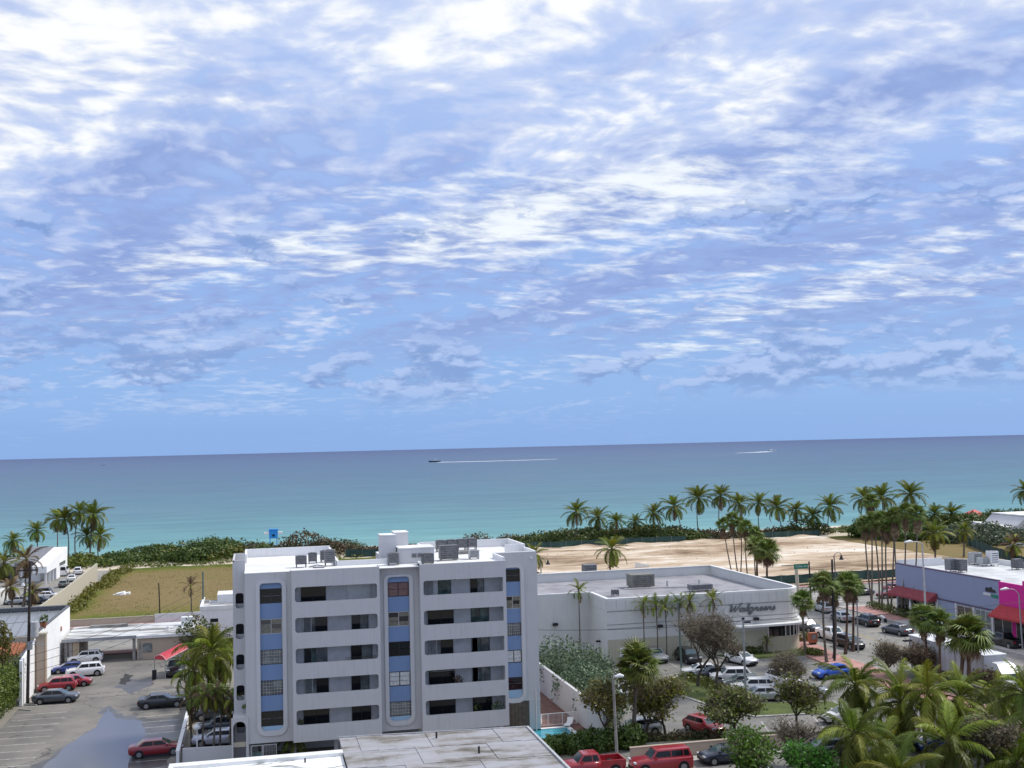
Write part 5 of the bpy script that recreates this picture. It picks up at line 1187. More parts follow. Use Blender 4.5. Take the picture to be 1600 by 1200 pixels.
# grass tufts on the field and plot edge
tufts = np.stack([npr.uniform(-33, 50, 15000), npr.uniform(192, 284, 15000), npr.uniform(.12, .26, 15000)], axis=1)
tg = leaf_quads(tufts, np.tile(np.array([[0, -1., .2]]), (15000, 1)), .12, .35, .5)
m_tuft = leaf('dry grass tuft', (.19, .155, .065), (.125, .125, .038), .9, .2); tag(inst(quads_mesh('grass', tg, m_tuft), 'grass'), kind='stuff')

cl = np.stack([npr.uniform(60, 150, 350), npr.uniform(193, 283, 350), npr.uniform(.35, .5, 350)], axis=1)
tag(inst(quads_mesh('rubble', leaf_quads(cl, np.tile(np.array([[0, -.6, .8]]), (350, 1)), .16, .7, .5), m_conc), 'rubble'), kind='stuff')
# round shrubs that stand out
P_ = g(1243, 838); shrub('large round dark green shrub behind the green screen fence of the sand plot', (150.5, 290, 0), [(0, 0, 2.3, 6.2, 3.5, 2.9), (-4.5, 1, 1.5, 3.5, 3, 2.0), (4.5, 0, 1.6, 3.6, 3, 2.2)], m_lfg, 5, .34, name='round_shrub', rz=0)
shrub('reddish brown shrub in front of the blue lifeguard tower', (12, 300, 0), [(0, 0, 3.4, 5.5, 3.5, 3.0), (6, 0, 2.4, 4.0, 3, 2.2), (-4, -1, 2.2, 3, 2.6, 2.0)], m_lfr, 5.5, .34, name='beach_shrub', rz=0)
shrub('grey green shrub right of the reddish brown one behind the roof', (23, 300, 0), [(0, 0, 2.0, 4.5, 3, 2.0), (3, 0, 1.4, 3, 2.5, 1.6)], m_lfs, 5, .32, name='beach_shrub', rz=0)
shrub('low reddish shrub behind the rear parapet of the right roof', (58.5, 300, 0), [(0, 0, 2.0, 4.0, 3, 2.1), (9, 1, 1.7, 3.5, 3, 1.6)], m_lfr, 5, .32, name='beach_shrub', rz=0)
# silver buttonwood thicket beside the pool wall
for i, (x, y, z, s_, l_) in enumerate(((33.4, 126, 2.8, 3.2, 'rear silver green shrub against the drug store wall, tallest of the clump'), (34.0, 119.5, 2.9, 3.4, 'bushy silver green shrub in the middle of the clump along the tall wall'), (36.8, 123.5, 2.2, 2.6, 'silver green shrub on the right of the clump beside the drug store car park'),
                                    (32.9, 113.5, 2.6, 2.7, 'silver green shrub overhanging the tall wall above the pool terrace'), (33.0, 107.2, 2.3, 2.4, 'front silver green shrub of the clump near the lamp post'))):
    shrub(l_, (x, y, 0), [(0, 0, z, s_, s_, z * .8), (s_ * .5, -s_ * .4, z * .6, s_ * .7, s_ * .7, z * .62), (-s_ * .45, s_ * .4, z * .7, s_ * .7, s_ * .7, z * .6), (.2, -s_ * .7, z * .5, s_ * .6, s_ * .6, z * .5)], m_lfs, 13, .17, 'silver green shrubs by the pool wall', 'silver_shrub', rz=0)
shrub('dark green bushy hedge between the tall pale wall and the silvery shrubs', (31.9, 112, 0), [(0, i * 2.2 - 9, 1.1, .9, 1.6, 1.2) for i in range(10)], m_lfg, 16, .16, name='hedge', cat='hedge', rz=0)
shrub('trimmed dark green hedge between the pool and the red pickup', (28.6, 96.6, 0), [(i * .85 - 4.2, (i % 3) * .35 - .3, .8, .9, .95, .82 + .12 * (i % 2) + .05 * i) for i in range(11)], m_lfg, 70, .15, name='hedge', cat='hedge', rz=0)
shrub('tall green creeper hedge along the left edge of the car park', (-26.2, 124, 0), [(q.uniform(-.5, .3), i * 1.05 - 13, 1.9 + .5 * (i % 2) + .02 * i, .95, 1.1, 2.1 + .3 * (i % 3)) for i in range(25)], m_lfm, 22, .15, name='hedge', cat='hedge', rz=0)
shrub('yellow green bushy tree rising from the tall hedge at the left edge', (-27.6, 135.5, 0), [(0, 0, 5.2, 1.0, 1.0, 2.2), (.4, 0, 7.2, .8, .8, 1.3), (-.5, .3, 3.4, 1.0, 1.0, 1.6), (.2, -.4, 8.4, .5, .5, .8)], m_lfy, 26, .17, name='bushy_tree', cat='tree', rz=0)
shrub('dark round leafy tree behind the big coconut palm left of the apartments', g(306, 1024), [(0, 0, 3.0, 2.4, 2.2, 2.4), (.9, -.4, 2.0, 1.9, 1.8, 1.6), (-1.0, .2, 2.1, 1.8, 1.8, 1.6)], m_lfg, 14, .19, name='round_tree', cat='tree', rz=0)
shrub('pale flowering shrub between the dark round tree and the apartment wall', g(342, 1032), [(0, 0, 2.4, 1.7, 1.5, 2.2), (1.0, 0, 1.6, 1.2, 1.2, 1.5)], m_lfb, 13, .18, rz=0)
for lab, pts, h, mt in (('low green hedge on the curved island of the drug store car park', [(1070, 1062), (1098, 1068), (1120, 1080), (1140, 1092)], .8, m_lfm), ('low hedge at the foot of the drug store wall below the palms', [(1046, 1028), (1060, 1028), (1074, 1027)], 1.1, m_lfm), ('long uneven shrub border along the inside of the pinkish beige wall', [(990, 1160), (1030, 1158), (1070, 1156), (1110, 1154), (1150, 1152)], .7, m_lfb),
                      ('dark clipped hedge at the corner of the pavement near the round drug store wall', [(1258, 1022), (1272, 1024), (1284, 1026)], .8, m_lfm), ('shrub bed in front of the lower drug store wall', [(1150, 1022), (1172, 1022), (1190, 1021)], .9, m_lfg), ('dark green hedge bed under the tall slender palms across the side street', [(1362, 950), (1380, 955), (1400, 961), (1418, 966), (1435, 967)], 1.1, m_lfg),
                      ('small green bush behind the orange street bin', [(1252, 1000), (1258, 1004)], 1.0, m_lfy)):
    G_ = [g(*p) for p in pts]; o = G_[0]; bl = []
    for i in range(len(G_) - 1):
        for k in range(4):
            d = G_[i].lerp(G_[i + 1], k / 4) - o; bl.append((d.x, d.y, h * .5, 1.0, .85, h * q.uniform(.55, .75)))
    shrub(lab, o, bl, mt, 16, .14, name='hedge', cat='hedge', stems=False, rz=0)

# ------------------------------------------------------------------ palms
def pb(bx, by, cx_, cy_):
    b_ = g(bx, by); return (b_.x, b_.y, 0.0), zat(b_, cx_, cy_)
def pbY(cx_, cy_, Y):
    d = ray(cx_, cy_); t_ = CAM + d * (Y / d.y); return (t_.x, Y, 0.0), t_
mass('house_shrubbery', [(q.uniform(-76, -51), q.uniform(276, 286), 1.7, 2.6, 2.2, q.uniform(1.6, 3.0)) for i in range(22)], m_lfb, 4, .4)
mass('house_shrubbery', [(q.uniform(-72, -48), q.uniform(282, 290), 2.0, 2.6, 2.2, q.uniform(2.0, 3.4)) for i in range(16)], m_lfg, 4, .4)
# left beach cluster
for lab, bx, by, cx_, cy_, L in (('short coconut palm at the far left in front of the sea', 20, 868, 20, 845, 3.6), ('coconut palm with spreading crown, second from the far left', 57, 864, 57, 830, 3.7), ('coconut palm with drooping crown on the left of the tall beach clump', 89, 870, 89, 811, 4.0),
                                 ('tall coconut palm crossing the end of the cream wall', 104, 884, 101, 811, 3.9), ('slender coconut palm beside the tallest one of the left beach clump', 120, 884, 124, 801, 3.6), ('tallest coconut palm of the left beach clump', 141, 880, 146, 805, 4.6),
                                 ('lower coconut palm under the tallest one of the left beach clump', 135, 880, 136, 838, 3.6), ('rightmost coconut palm of the left beach clump beside the dune thicket', 154, 872, 156, 838, 3.8)):
    b_, t_ = pb(bx, by, cx_, cy_); coconut(lab, b_, t_, L * 1.14, 25, FR_A, None, 2, 'coconut palms on the left beach', lo=-40, r=.16, yel=.05, bend=.9)
for lab, bx, by, cx_, cy_, L, mt in (('large brownish palm in front of the dark carport at the far left', 36, 948, 41, 874, 4.2, m_cocob), ('bushy brownish palm at the left picture edge', 7, 945, 6, 880, 4.0, None), ('dying orange brown palm beside the two dark utility poles', 51, 965, 51, 925, 2.6, m_cocob), ('small dying brown palm near the pale domed tank', 17, 958, 17, 918, 2.6, m_cocob)):
    b_, t_ = pb(bx, by, cx_, cy_); coconut(lab, b_, t_, L, 18, FR_A, mt, 4, None, lo=-50, r=.18, yel=.15)
b_, t_ = pb(299, 963, 298, 916); coconut('scrawny thin palm with few leaves standing in the dry field', b_, t_, 2.6, 8, FR_S, m_cocob, 2, None, lo=10, hi=70, r=.12, bend=.1)
# beach row
ROW = [(901, 800, 4.2), (934, 809, 3.7), (963, 815, 3.3), (992, 816, 3.1), (1022, 803, 3.6), (1053, 792, 4.2), (1091, 779, 4.8), (1126, 775, 4.2), (1155, 788, 4.0), (1185, 786, 4.0), (1214, 793, 4.4), (1244, 798, 3.7), (1270, 806, 3.7), (1297, 791, 4.6), (1350, 779, 4.6), (1378, 777, 4.6), (1422, 773, 5.0), (1460, 803, 3.7), (1487, 803, 3.9), (1604, 768, 4.6)]
DESC = ['coconut palm at the left end of the beach row above the green screen fence', 'coconut palm just right of the left end of the beach row', 'short coconut palm with ragged crown left of the shortest one of the beach row', 'shortest coconut palm of the beach row', 'bright coconut palm right of the shortest one of the beach row', 'wide crowned coconut palm left of the two tall ones of the beach row',
        'tallest full crowned coconut palm in the left half of the beach row', 'tall upright coconut palm right of the tallest full crowned one', 'coconut palm whose crown rises behind the leaning fan palms', 'slender upright coconut palm between the fan palms and the round shrub', 'broad coconut palm to the left of the large round shrub', 'coconut palm in the middle of the large round shrub',
        'low wide coconut palm on the right edge of the round shrub', 'tall coconut palm at the right end of the row before the sand gap', 'coconut palm behind the tall slender fan palms, leftmost of three', 'coconut palm behind the tall slender fan palms, middle of three', 'highest dark coconut palm, rightmost of three behind the slender fan palms', 'dark coconut palm left of a pair by the red tent', 'dark coconut palm right of a pair by the red tent', 'coconut palm cut off by the right picture edge above the sea']
for (cx_, cy_, L), lab in zip(ROW, DESC):
    yy = 290 + rnd.uniform(-3, 5)
    if cx_ > 1330: yy = 278 + rnd.uniform(-4, 6)
    d = ray(cx_, cy_); k = yy / d.y; top = CAM + d * k; base = (top.x + rnd.uniform(-1.7, 1.7), yy, 0)
    coconut(lab, base, top, L * 1.16, 25, FR_A, None, 1, 'coconut palms along the beach', lo=-36, r=.15, yel=.06, bend=1.0)
for lab, bx, by, cx_, cy_, L in (('broad palm with arching leaves in the sand plot behind the drug store roof', 957, 912, 956, 858, 4.3), ('arching palm half hidden behind the right side of the apartment roof', 838, 905, 834, 868, 3.4), ('large grey green palm with drooping leaves behind the shop roof', 1461, 880, 1460, 833, 4.3), ('yellow topped palm right of the large drooping one behind the shop roof', 1506, 872, 1507, 829, 3.0), ('brownish palm above the roof at the far right edge', 1585, 882, 1584, 852, 3.6)):
    b_, t_ = pb(bx, by, cx_, cy_); coconut(lab, b_, t_, L, 22, FR_A, m_cocob if 'brownish' in lab else None, 5, None, lo=-45, r=.2, yel=.25)
# leaning fan palms behind the drug store
for i, (bx, by, cx_, cy_) in enumerate(((1145, 902, 1130, 820), (1154, 904, 1144, 811), (1157, 905, 1158, 820), (1169, 908, 1165, 824), (1181, 908, 1180, 835))):
    b_, t_ = pb(bx, by, cx_, cy_); fanpalm(['leftmost leaning fan palm of the clump behind the drug store', 'highest leaning fan palm of the clump behind the drug store', 'upright fan palm in the middle of the clump behind the drug store', 'fan palm right of the middle of the clump behind the drug store', 'right hand fan palm of the leaning clump behind the drug store'][i], b_, t_, 1.15, 22, 12, 1.6, 'fan palms behind the drug store', .12, bend=.35, trunk=m_trunk)
for i, (bx, by, cx_, cy_) in enumerate(((1184, 912, 1184, 857), (1199, 916, 1200, 864))):
    b_, t_ = pb(bx, by, cx_, cy_); fanpalm(['dark trunked palm left of the shorter pair behind the drug store corner', 'dark trunked palm right of the shorter pair behind the drug store corner'][i], b_, t_, 1.9, 26, 6, .8, None, .2, bend=.2)
# tall slender fan palms across the side street
TS = [(1363, 948, 1351, 819, 'leftmost tall slender fan palm in the hedge bed across the street'), (1374, 950, 1364, 814, 'tall slender fan palm just right of the leftmost one in the hedge bed'), (1378, 953, 1377, 812, 'straightest tall slender fan palm in the hedge bed'), (1389, 955, 1385, 822, 'tall slender fan palm with a curved trunk left of the crossing pair'),
      (1392, 956, 1398, 814, 'tall slender fan palm leaning right, of the crossing pair'), (1406, 958, 1397, 808, 'tall slender fan palm leaning left, of the crossing pair'), (1408, 962, 1414, 801, 'tall slender fan palm whose trunk passes the corner of the periwinkle wall'), (1423, 966, 1432, 804, 'rightmost tall slender fan palm, in front of the periwinkle wall'), (1362, 940, 1361, 785, 'highest bright green topped fan palm above the slender clump')]
for bx, by, cx_, cy_, lab in TS:
    b_, t_ = pb(bx, by, cx_, cy_); fanpalm(lab, b_, t_, 1.12, 26, 24, 1.7, 'tall slender fan palms across the street', .13, bend=.45, trunk=m_trunk, name='slender_fan_palm')
# pavement palms
for bx, by, cx_, cy_, L, lab in ((1259, 1024, 1254, 941, 1.15, 'ragged fan palm close to the rounded drug store corner'), (1292, 1036, 1286, 914, 1.25, 'tall fan palm on the pink pavement left of the dark pole'), (1303, 1030, 1302, 925, 1.0, 'fan palm whose crown is wrapped round the dark pole'), (1321, 1022, 1323, 914, 1.25, 'fan palm left of the close pair beside the parked dark cars'), (1333, 1018, 1333, 918, 1.2, 'fan palm right of the close pair beside the parked dark cars'),
                                 (1450, 1078, 1443, 968, 1.25, 'brown trunked fan palm in front of the white box trailer'), (1471, 1080, 1469, 976, 1.2, 'dark trunked fan palm beside the brown trunked one near the white trailer')):
    b_, t_ = pb(bx, by, cx_, cy_); fanpalm(lab, b_, t_, L, 26, 9, .9, 'fan palms along the side street', .15, trunk=m_trunk if bx < 1310 else m_trunkb)
b_, t_ = pb(1514, 1094, 1512, 996); p_ = fanpalm('big grey green cabbage palm with twin trunks in front of the white truck', b_, t_, 1.75, 44, 6, .5, None, .22, mat=m_lfm)
palm_trunk(p_, Vector(b_) + Vector((-.9, .4, 0)), Vector(t_) + Vector((-.25, .2, -.2)), .24, .2, m_trunkb)
p_.children[-1].location = (-.9, .4, 0)
b_, t_ = pb(988, 1165, 995, 1042); fanpalm('tall green cabbage palm standing alone in the drug store car park', b_, t_, 1.5, 40, 4, .5, None, .19, trunk=m_trunk, mat=m_lfm)
# slender palms along the drug store wall
for i, (bx, by, cx_, cy_, lab) in enumerate(((906, 998, 904, 922, 'slim palm with yellowish leaves in front of the recessed drug store wall'), (1008, 1012, 1005, 944, 'slim palm at the left end of the row along the drug store wall'), (1026, 1013, 1025, 948, 'slim palm second along the drug store wall above the parked silver car'), (1040, 1017, 1039, 946, 'slim palm with pale trunk in the drug store wall row, beside the low hedge'),
                                            (1060, 1020, 1061, 943, 'slim palm half hidden by the pale green lamp post at the drug store'), (1079, 1017, 1078, 940, 'slim palm behind the leafless brown trees at the drug store'), (1113, 1012, 1114, 937, 'slim dark palm left of the script lettering on the drug store'), (1199, 1020, 1198, 1000, 'small low palm at the foot of the drug store wall under the canopy'))):
    b_, t_ = pbY(cx_, cy_, 133.0 if i else 140.2); coconut(lab, b_, t_, 2.0 if i < 7 else 1.3, 11, FR_S, None, 1, 'slim palms along the drug store wall', lo=-25, hi=65, r=.085, bend=.1, yel=.35, name='slim_palm')
# around the left car park
for bx, by, cx_, cy_, L, lab, n in ((330, 1092, 329, 1018, 4.7, 'full green coconut palm between the car park and the apartment block', 24), (340, 1080, 348, 1022, 4.0, 'shorter coconut palm tucked behind the full green one by the apartments', 20), (305, 1100, 303, 1046, 3.6, 'low arching coconut palm in front of the full green one, nearest the red canopy', 20)):
    b_, t_ = pb(bx, by, cx_, cy_); coconut(lab, b_, t_, L, n, FR_N, None, 3, None, lo=-62, r=.17, yel=.3)
for bx, by, cx_, cy_, L, lab, sk in ((300, 1166, 298, 1090, 1.9, 'ragged palm with a thick brown skirt behind the white topped wall', 1), (317, 1186, 322, 1087, 1.8, 'ragged thin trunked palm left of the ragged group behind the lavender wall', 0), (333, 1184, 336, 1084, 1.8, 'ragged palm in the middle of the group behind the lavender wall', 0), (344, 1178, 349, 1092, 1.7, 'ragged palm leaning right in the group behind the lavender wall', 0), (361, 1182, 362, 1094, 1.8, 'ragged palm with a hanging rust brown skirt in front of the garage arch', 1),
                                   (376, 1182, 389, 1101, 1.9, 'leaning palm with green top left of the leaning pair at the apartment front', .5), (384, 1182, 407, 1104, 2.1, 'leaning palm with browning leaves right of the leaning pair at the apartment front', 0)):
    b_, t_ = pb(bx, by, cx_, cy_); p_ = coconut(lab, b_, t_, L, 14, FR_N, None, 5, 'ragged palms in front of the apartment garage', lo=-60, hi=60, r=.10, bend=.15, yel=.35, name='ragged_palm')
    c = Vector(t_) - Vector(b_)
    for k in range(int(sk * 16)):
        l_ = rnd.uniform(1.5, 2.4); inst(FR_S[2], 'dead_frond', p_, c + Vector((0, 0, -.2 - rnd.random() * 1.6)), (rnd.uniform(-.6, .6), R(rnd.uniform(80, 97)), k * 2.4), (l_, l_ * .55, l_), m_cocob)
    for ch in p_.children:
        if ch.name.startswith('frond') and rnd.random() < .3: ch.material_slots[0].link = 'OBJECT'; ch.material_slots[0].material = m_cocob
b_, t_ = pb(457, 1182, 457, 1156); coconut('bright green bushy palm in front of the lower apartment balconies', b_, t_, 2.2, 20, FR_N, None, 0, None, lo=-30, hi=75, r=.12, bend=0, yel=.25)
# foreground coconut palms lower right
FGP = [(92.0, 1338, 1072, 3.6, 'coconut palm with wide golden green crown left of the lower right group', 24, 0), (88.5, 1408, 1098, 4.0, 'big coconut palm with hanging yellow fronds in the lower right group', 26, .5), (87.0, 1500, 1092, 3.7, 'coconut palm with arching yellow green fronds near the white truck', 24, .4), (84, 1600, 1085, 3.8, 'dark coconut palm cut by the right picture edge', 22, 0),
       (80, 1336, 1150, 3.4, 'dark green coconut palm rising from the bottom edge below the golden one', 24, 0), (79, 1482, 1162, 3.6, 'green coconut palm rising from the bottom edge right of centre', 24, .1), (81, 1556, 1150, 3.4, 'shaded coconut palm between the green one and the right edge', 22, .1), (76, 1405, 1212, 3.4, 'low coconut palm at the bottom edge of the lower right group', 22, .1), (85.5, 1450, 1082, 3.2, 'bright coconut palm behind the big yellow fronded one, lower right', 20, .6), (83, 1380, 1165, 3.2, 'coconut palm with feathery crown between two darker ones at the bottom edge', 22, .3), (90, 1560, 1098, 3.2, 'yellowish coconut palm just left of the right picture edge', 22, .5), (78, 1590, 1195, 3.4, 'deep green coconut palm in the bottom right corner', 22, 0)]
rnd.seed(23)
for yy, cx_, cy_, L, lab, n, yl in FGP:
    d = ray(cx_, cy_); top = CAM + d * (yy / d.y); base = (top.x - .4, yy - .3, 0); L *= 1.22
    coconut(lab, base, top, L, n, FR_N, None, 4, 'coconut palms in the lower right foreground', lo=-66, hi=74, r=.17, bend=.35, yel=min(.65, yl + .18))

# ------------------------------------------------------------------ broadleaf trees of the car park
def bt(lab, bx, by, top_py, w_m, mat, seed, per, size, lv=4, clump=.45, **k):
    b_ = g(bx, by); h = zat(b_, bx, top_py).z
    return broadleaf(lab, (b_.x, b_.y, 0), h, w_m, mat, seed, per, size, lv, k.pop('r0', .15), clump, **k)
bt('leafless brown tree with a thick dark trunk on the car park island', 1090, 1074, 950, .95, m_lfb, 3, 1, .12, 5, .7, fork=.30, name='leafless_tree', r0=.22, tw_n=2)
bt('dense brown twiggy tree in front of the drug store lettering', 1122, 1082, 958, 1.0, m_lfb, 8, 3, .12, 5, .7, fork=.27, name='leafless_tree', r0=.18, tw_n=3)
bt('wide olive brown tree above the parked silver hatchback', 1041, 1154, 1062, 1.2, m_lfy, 15, 11, .15, 5, .6, fork=.26, tw_n=4, name='leafy_tree')
bt('olive green crown of a low tree behind the wide olive brown one', 1010, 1152, 1082, 1.3, m_lfy, 16, 11, .15, 4, .55, fork=.28)
bt('low spreading grey green tree above the parked red car', 1146, 1156, 1078, 1.3, m_lfm, 23, 8, .16, 5, .6, fork=.22)
bt('dark green leafy tree beside the striped parking spaces', 1247, 1150, 1060, 1.0, m_lfm, 31, 12, .17, 4, .75, fork=.30)
bt('thin bare tree in front of the parked white van', 1233, 1084, 1018, 1.3, m_lfb, 37, 1, .11, 5, .6, fork=.26, name='leafless_tree', r0=.12)
bt('bare brown tree on the pavement left of the white trailer', 1388, 1056, 1006, 1.3, m_lfb, 41, 2, .12, 5, .7, fork=.22, name='leafless_tree')
bt('brown leafed spreading tree in front of the white trailer', 1432, 1060, 1008, 1.4, m_lfr, 44, 6, .14, 5, .7, fork=.24, name='leafy_tree')
bt('bare sprawling tree at the bottom behind the bright green foliage', 1236, 1198, 1128, 1.3, m_lfb, 52, 2, .12, 4, .6, fork=.2, name='leafless_tree')
bt('yellow green tree with curling dry leaves beside the lamp post', 948, 1168, 1058, .95, m_lfy, 61, 15, .16, 4, .6, fork=.34)
bt('brown shrub tree at the right edge under the white truck cab', 1540, 1092, 1052, 1.5, m_lfr, 66, 12, .14, 4, .5, fork=.2, name='leafy_tree')
bt('grey bare tree behind the palms at the lower right edge', 1575, 1130, 1068, 1.4, m_lfs, 68, 8, .14, 4, .5, fork=.2, name='leafless_tree')
bt('leafy olive shrub tree between the white lamp post and the ragged palms', 330, 1120, 1068, 1.4, m_lfm, 83, 16, .15, 4, .5, fork=.2)
bt('bright green leafy tree crown at the bottom edge below the pinkish wall', 1172, 1232, 1150, 1.2, m_lfbright, 71, 22, .16, 4, .6, fork=.22)
bt('second bright green leafy crown at the bottom edge beside the bare branches', 1268, 1240, 1172, 1.4, m_lfbright, 75, 24, .16, 4, .6, fork=.22)
bt('dry tangled tree between the coconut palms in the lower right corner', 1548, 1215, 1120, 1.3, m_lfb, 78, 12, .14, 4, .6, fork=.2, name='leafy_tree')

# ------------------------------------------------------------------ cars
def C_(name, lab, kind, px, py, hd, col, cat='car', group=None, dx=0, dy=0, sc=1.0):
    p = g(px, py); return car(name, lab, kind, (p.x + dx, p.y + dy, .012), hd, col, cat, group, sc)
GL = 'cars in the left car park'; GD = 'cars in the drug store car park'; GS = 'cars on the side street'
C_('parked_car', 'slate grey sedan with its nose to the right beside the utility pole', 'sedan', 85, 1100, -2, p_grey, group=GL, dy=.8)
C_('parked_car', 'black coupe with its nose under the ragged palms', 'coupe', 252, 1107, 1, p_black, group=GL, dy=.8)
C_('parked_car', 'deep red sedan parked at the edge of the puddle', 'sedan', 243, 1183, 3, p_dred, group=GL, dy=.8)
C_('parked_car', 'bright red crossover with a dark roof next to the slate grey sedan', 'suv', 88, 1081, 183, p_red, group=GL, dy=.8, sc=.92)
C_('parked_car', 'red car mostly hidden behind the bright red crossover', 'hatch', 115, 1074, 0, p_red, group=GL, dy=.8, sc=.9)
C_('parked_car', 'white crossover parked in front of the blue car', 'suv', 132, 1058, 186, p_white, group=GL, dy=.8, sc=.98)
C_('parked_car', 'blue sedan between two white crossovers by the white wall', 'sedan', 108, 1053, 184, p_blue, group=GL, dy=1.0, sc=.9)
C_('parked_car', 'white crossover nearest to the carport', 'suv', 132, 1037, 184, p_white, group=GL, dy=.8, sc=.95)
C_('parked_truck', 'black off-road car parked under the red canopy', 'bigsuv', 272, 1060, -90, p_black, 'car', GL, dy=2.6)
C_('parked_car', 'pale lilac sedan under the ragged palms at the apartment garage', 'sedan', 341, 1170, 176, p_lilac, group='cars beside the apartment garage', dy=1.6)
C_('parked_car', 'dark car with a white roof rack behind the pale lilac sedan', 'suv', 346, 1150, 178, p_navy, group='cars beside the apartment garage', dy=1.4)
C_('parked_van', 'dark van parked behind the ragged palms', 'van', 342, 1128, 178, p_navy, 'van', 'cars beside the apartment garage', dy=1.6, sc=.9)
for lab, px, py, hd, col, k in (('white saloon at the end of the cream wall, nearest the gabled building', 122, 897, 95, p_white, 'suv'), ('white car beside the porch of the gabled building', 100, 899, 92, p_white, 'van'), ('white car in front of the grey panel by the cream wall', 112, 908, 96, p_white, 'sedan'), ('grey green car next to the pale low wall at the left', 100, 917, 92, p_green, 'hatch'),
                               ('white car below the dying orange brown palm', 70, 936, 178, p_white, 'sedan'), ('dark car left of the white one behind the low building', 56, 944, 178, p_navy, 'sedan'), ('silver car furthest left behind the low building', 30, 944, 178, p_silver, 'sedan'), ('black car partly hidden by the two dark poles', 62, 932, 178, p_black, 'suv')):
    C_('parked_car', lab, k, px, py, hd, col, group='cars behind the cream wall')
C_('parked_car', 'silver crossover facing the camera at the drug store wall', 'suv', 1023, 1033, -84, p_silver, group=GD)
C_('parked_car', 'black crossover behind the leafless tree at the drug store wall', 'suv', 1076, 1034, -88, p_black, group=GD)
C_('parked_car', 'white car close to the tall lamp post behind the brown trees', 'sedan', 1158, 1037, -75, p_white, group=GD)
ROWC = [(1101, 1058, p_white, 'sedan', 'white sedan at the far end of the slanted row'), (1121, 1063, p_navy, 'sedan', 'navy car next to the far white sedan in the slanted row'), (1146, 1068, p_white, 'suv', 'white crossover in the middle of the slanted row'), (1164, 1077, p_green, 'hatch', 'grey green hatchback in the slanted row'), (1181, 1085, p_white, 'suv', 'white estate behind the silver sedan in the slanted row'), (1195, 1096, p_silver, 'sedan', 'silver sedan at the near end of the slanted row')]
ROWC += [(1262, 1092, p_silver, 'sedan', 'silver saloon alone to the right of the slanted row')]
for px, py, col, k, lab in ROWC: C_('parked_car', lab, k, px, py, 166, col, group=GD, dy=.6)
C_('parked_van', 'white van facing the camera behind the thin bare tree', 'suv', 1224, 1072, -80, p_white, 'van', GD)
C_('parked_car', 'bright blue car beside the pink pavement', 'hatch', 1299, 1059, 186, p_bblue, group=GD)
C_('parked_car', 'white off-road car behind the cabbage palm', 'suv', 985, 1092, 190, p_white, group=GD)
C_('parked_car', 'silver hatchback at the inside of the pinkish beige wall', 'hatch', 1002, 1150, 182, p_silver, group=GD, dy=.6)
C_('parked_car', 'red car under the low spreading grey green tree', 'hatch', 1103, 1146, -70, p_red, group=GD, dy=.4)
C_('pickup_truck', 'red pickup truck on the back street by the clipped hedge', 'pickup', 926, 1214, 180, p_red, 'pickup truck', dy=.8)
C_('parked_car', 'red off-road car with a dark roof on the back street', 'bigsuv', 1038, 1208, 180, p_red, group='cars on the back street', dy=.8)
C_('parked_car', 'navy sedan half hidden by bright green leaves on the back street', 'sedan', 1140, 1193, 180, p_navy, group='cars on the back street', dy=.6)
for lab, px, py, hd, col, k, cat in (('dark teal crossover parked by the drug store corner', 1260, 986, -74, p_teal, 'suv', 'car'), ('white utility truck between the dark parked cars on the side street', 1301, 1000, -88, p_white, 'pickup', 'pickup truck'), ('black crossover nearest to the camera in the side street row', 1328, 1012, -86, p_black, 'suv', 'car'),
                                    ('silver estate car driving away on the side street', 1288, 956, 86, p_silver, 'suv', 'car'), ('silver sedan waiting behind the silver estate car', 1315, 970, 84, p_silver, 'sedan', 'car'), ('black crossover with a lit rear plate in the right lane', 1355, 977, 88, p_black, 'suv', 'car'), ('dark slate sedan turning in the middle of the side street', 1402, 991, 100, p_grey, 'sedan', 'car'),
                                    ('white and black car parked behind the brown trunked fan palm', 1470, 986, 92, p_white, 'sedan', 'car'), ('black pickup truck parked below the bright red awning', 1570, 1010, 92, p_black, 'pickup', 'pickup truck')):
    C_('street_car' if cat == 'car' else 'pickup_truck', lab, k, px, py, hd, col, cat, GS)
for lab, px, py, hd, col in (('reddish car on the avenue behind the slender palms', 1400, 924, 4, p_maroon), ('dark red car on the avenue near the shop corner', 1392, 934, 176, p_dred), ('dark car on the avenue seen above the green fence palms', 1345, 930, 2, p_grey)):
    C_('avenue_car', lab, 'sedan', px, py, hd, col, group='cars on the avenue')
for lab, px, py, hd, col, k, cat in (('white pickup truck parked in front of the white hall', 1566, 846, 170, p_white, 'pickup', 'pickup truck'), ('white van below the pickup at the far right fence', 1556, 852, 178, p_white, 'van', 'van'), ('dark car left of the white pickup at the far right', 1546, 842, 170, p_navy, 'sedan', 'car'), ('pale car behind the screen fence at the far right', 1590, 858, 175, p_silver, 'sedan', 'car')):
    C_('parked_car' if cat == 'car' else ('parked_van' if cat == 'van' else 'pickup_truck'), lab, k, px, py, hd, col, cat)
for lab, px, py, hd, col in (('blue car glimpsed between the coconut palms at the bottom', 1470, 1172, 178, p_blue), ('white car glimpsed behind the dark green coconut palm', 1322, 1128, 178, p_white), ('grey blue car half hidden at the bottom beside the bare branches', 1292, 1180, 178, p_navy)):
    C_('parked_car', lab, 'sedan', px, py, hd, col)
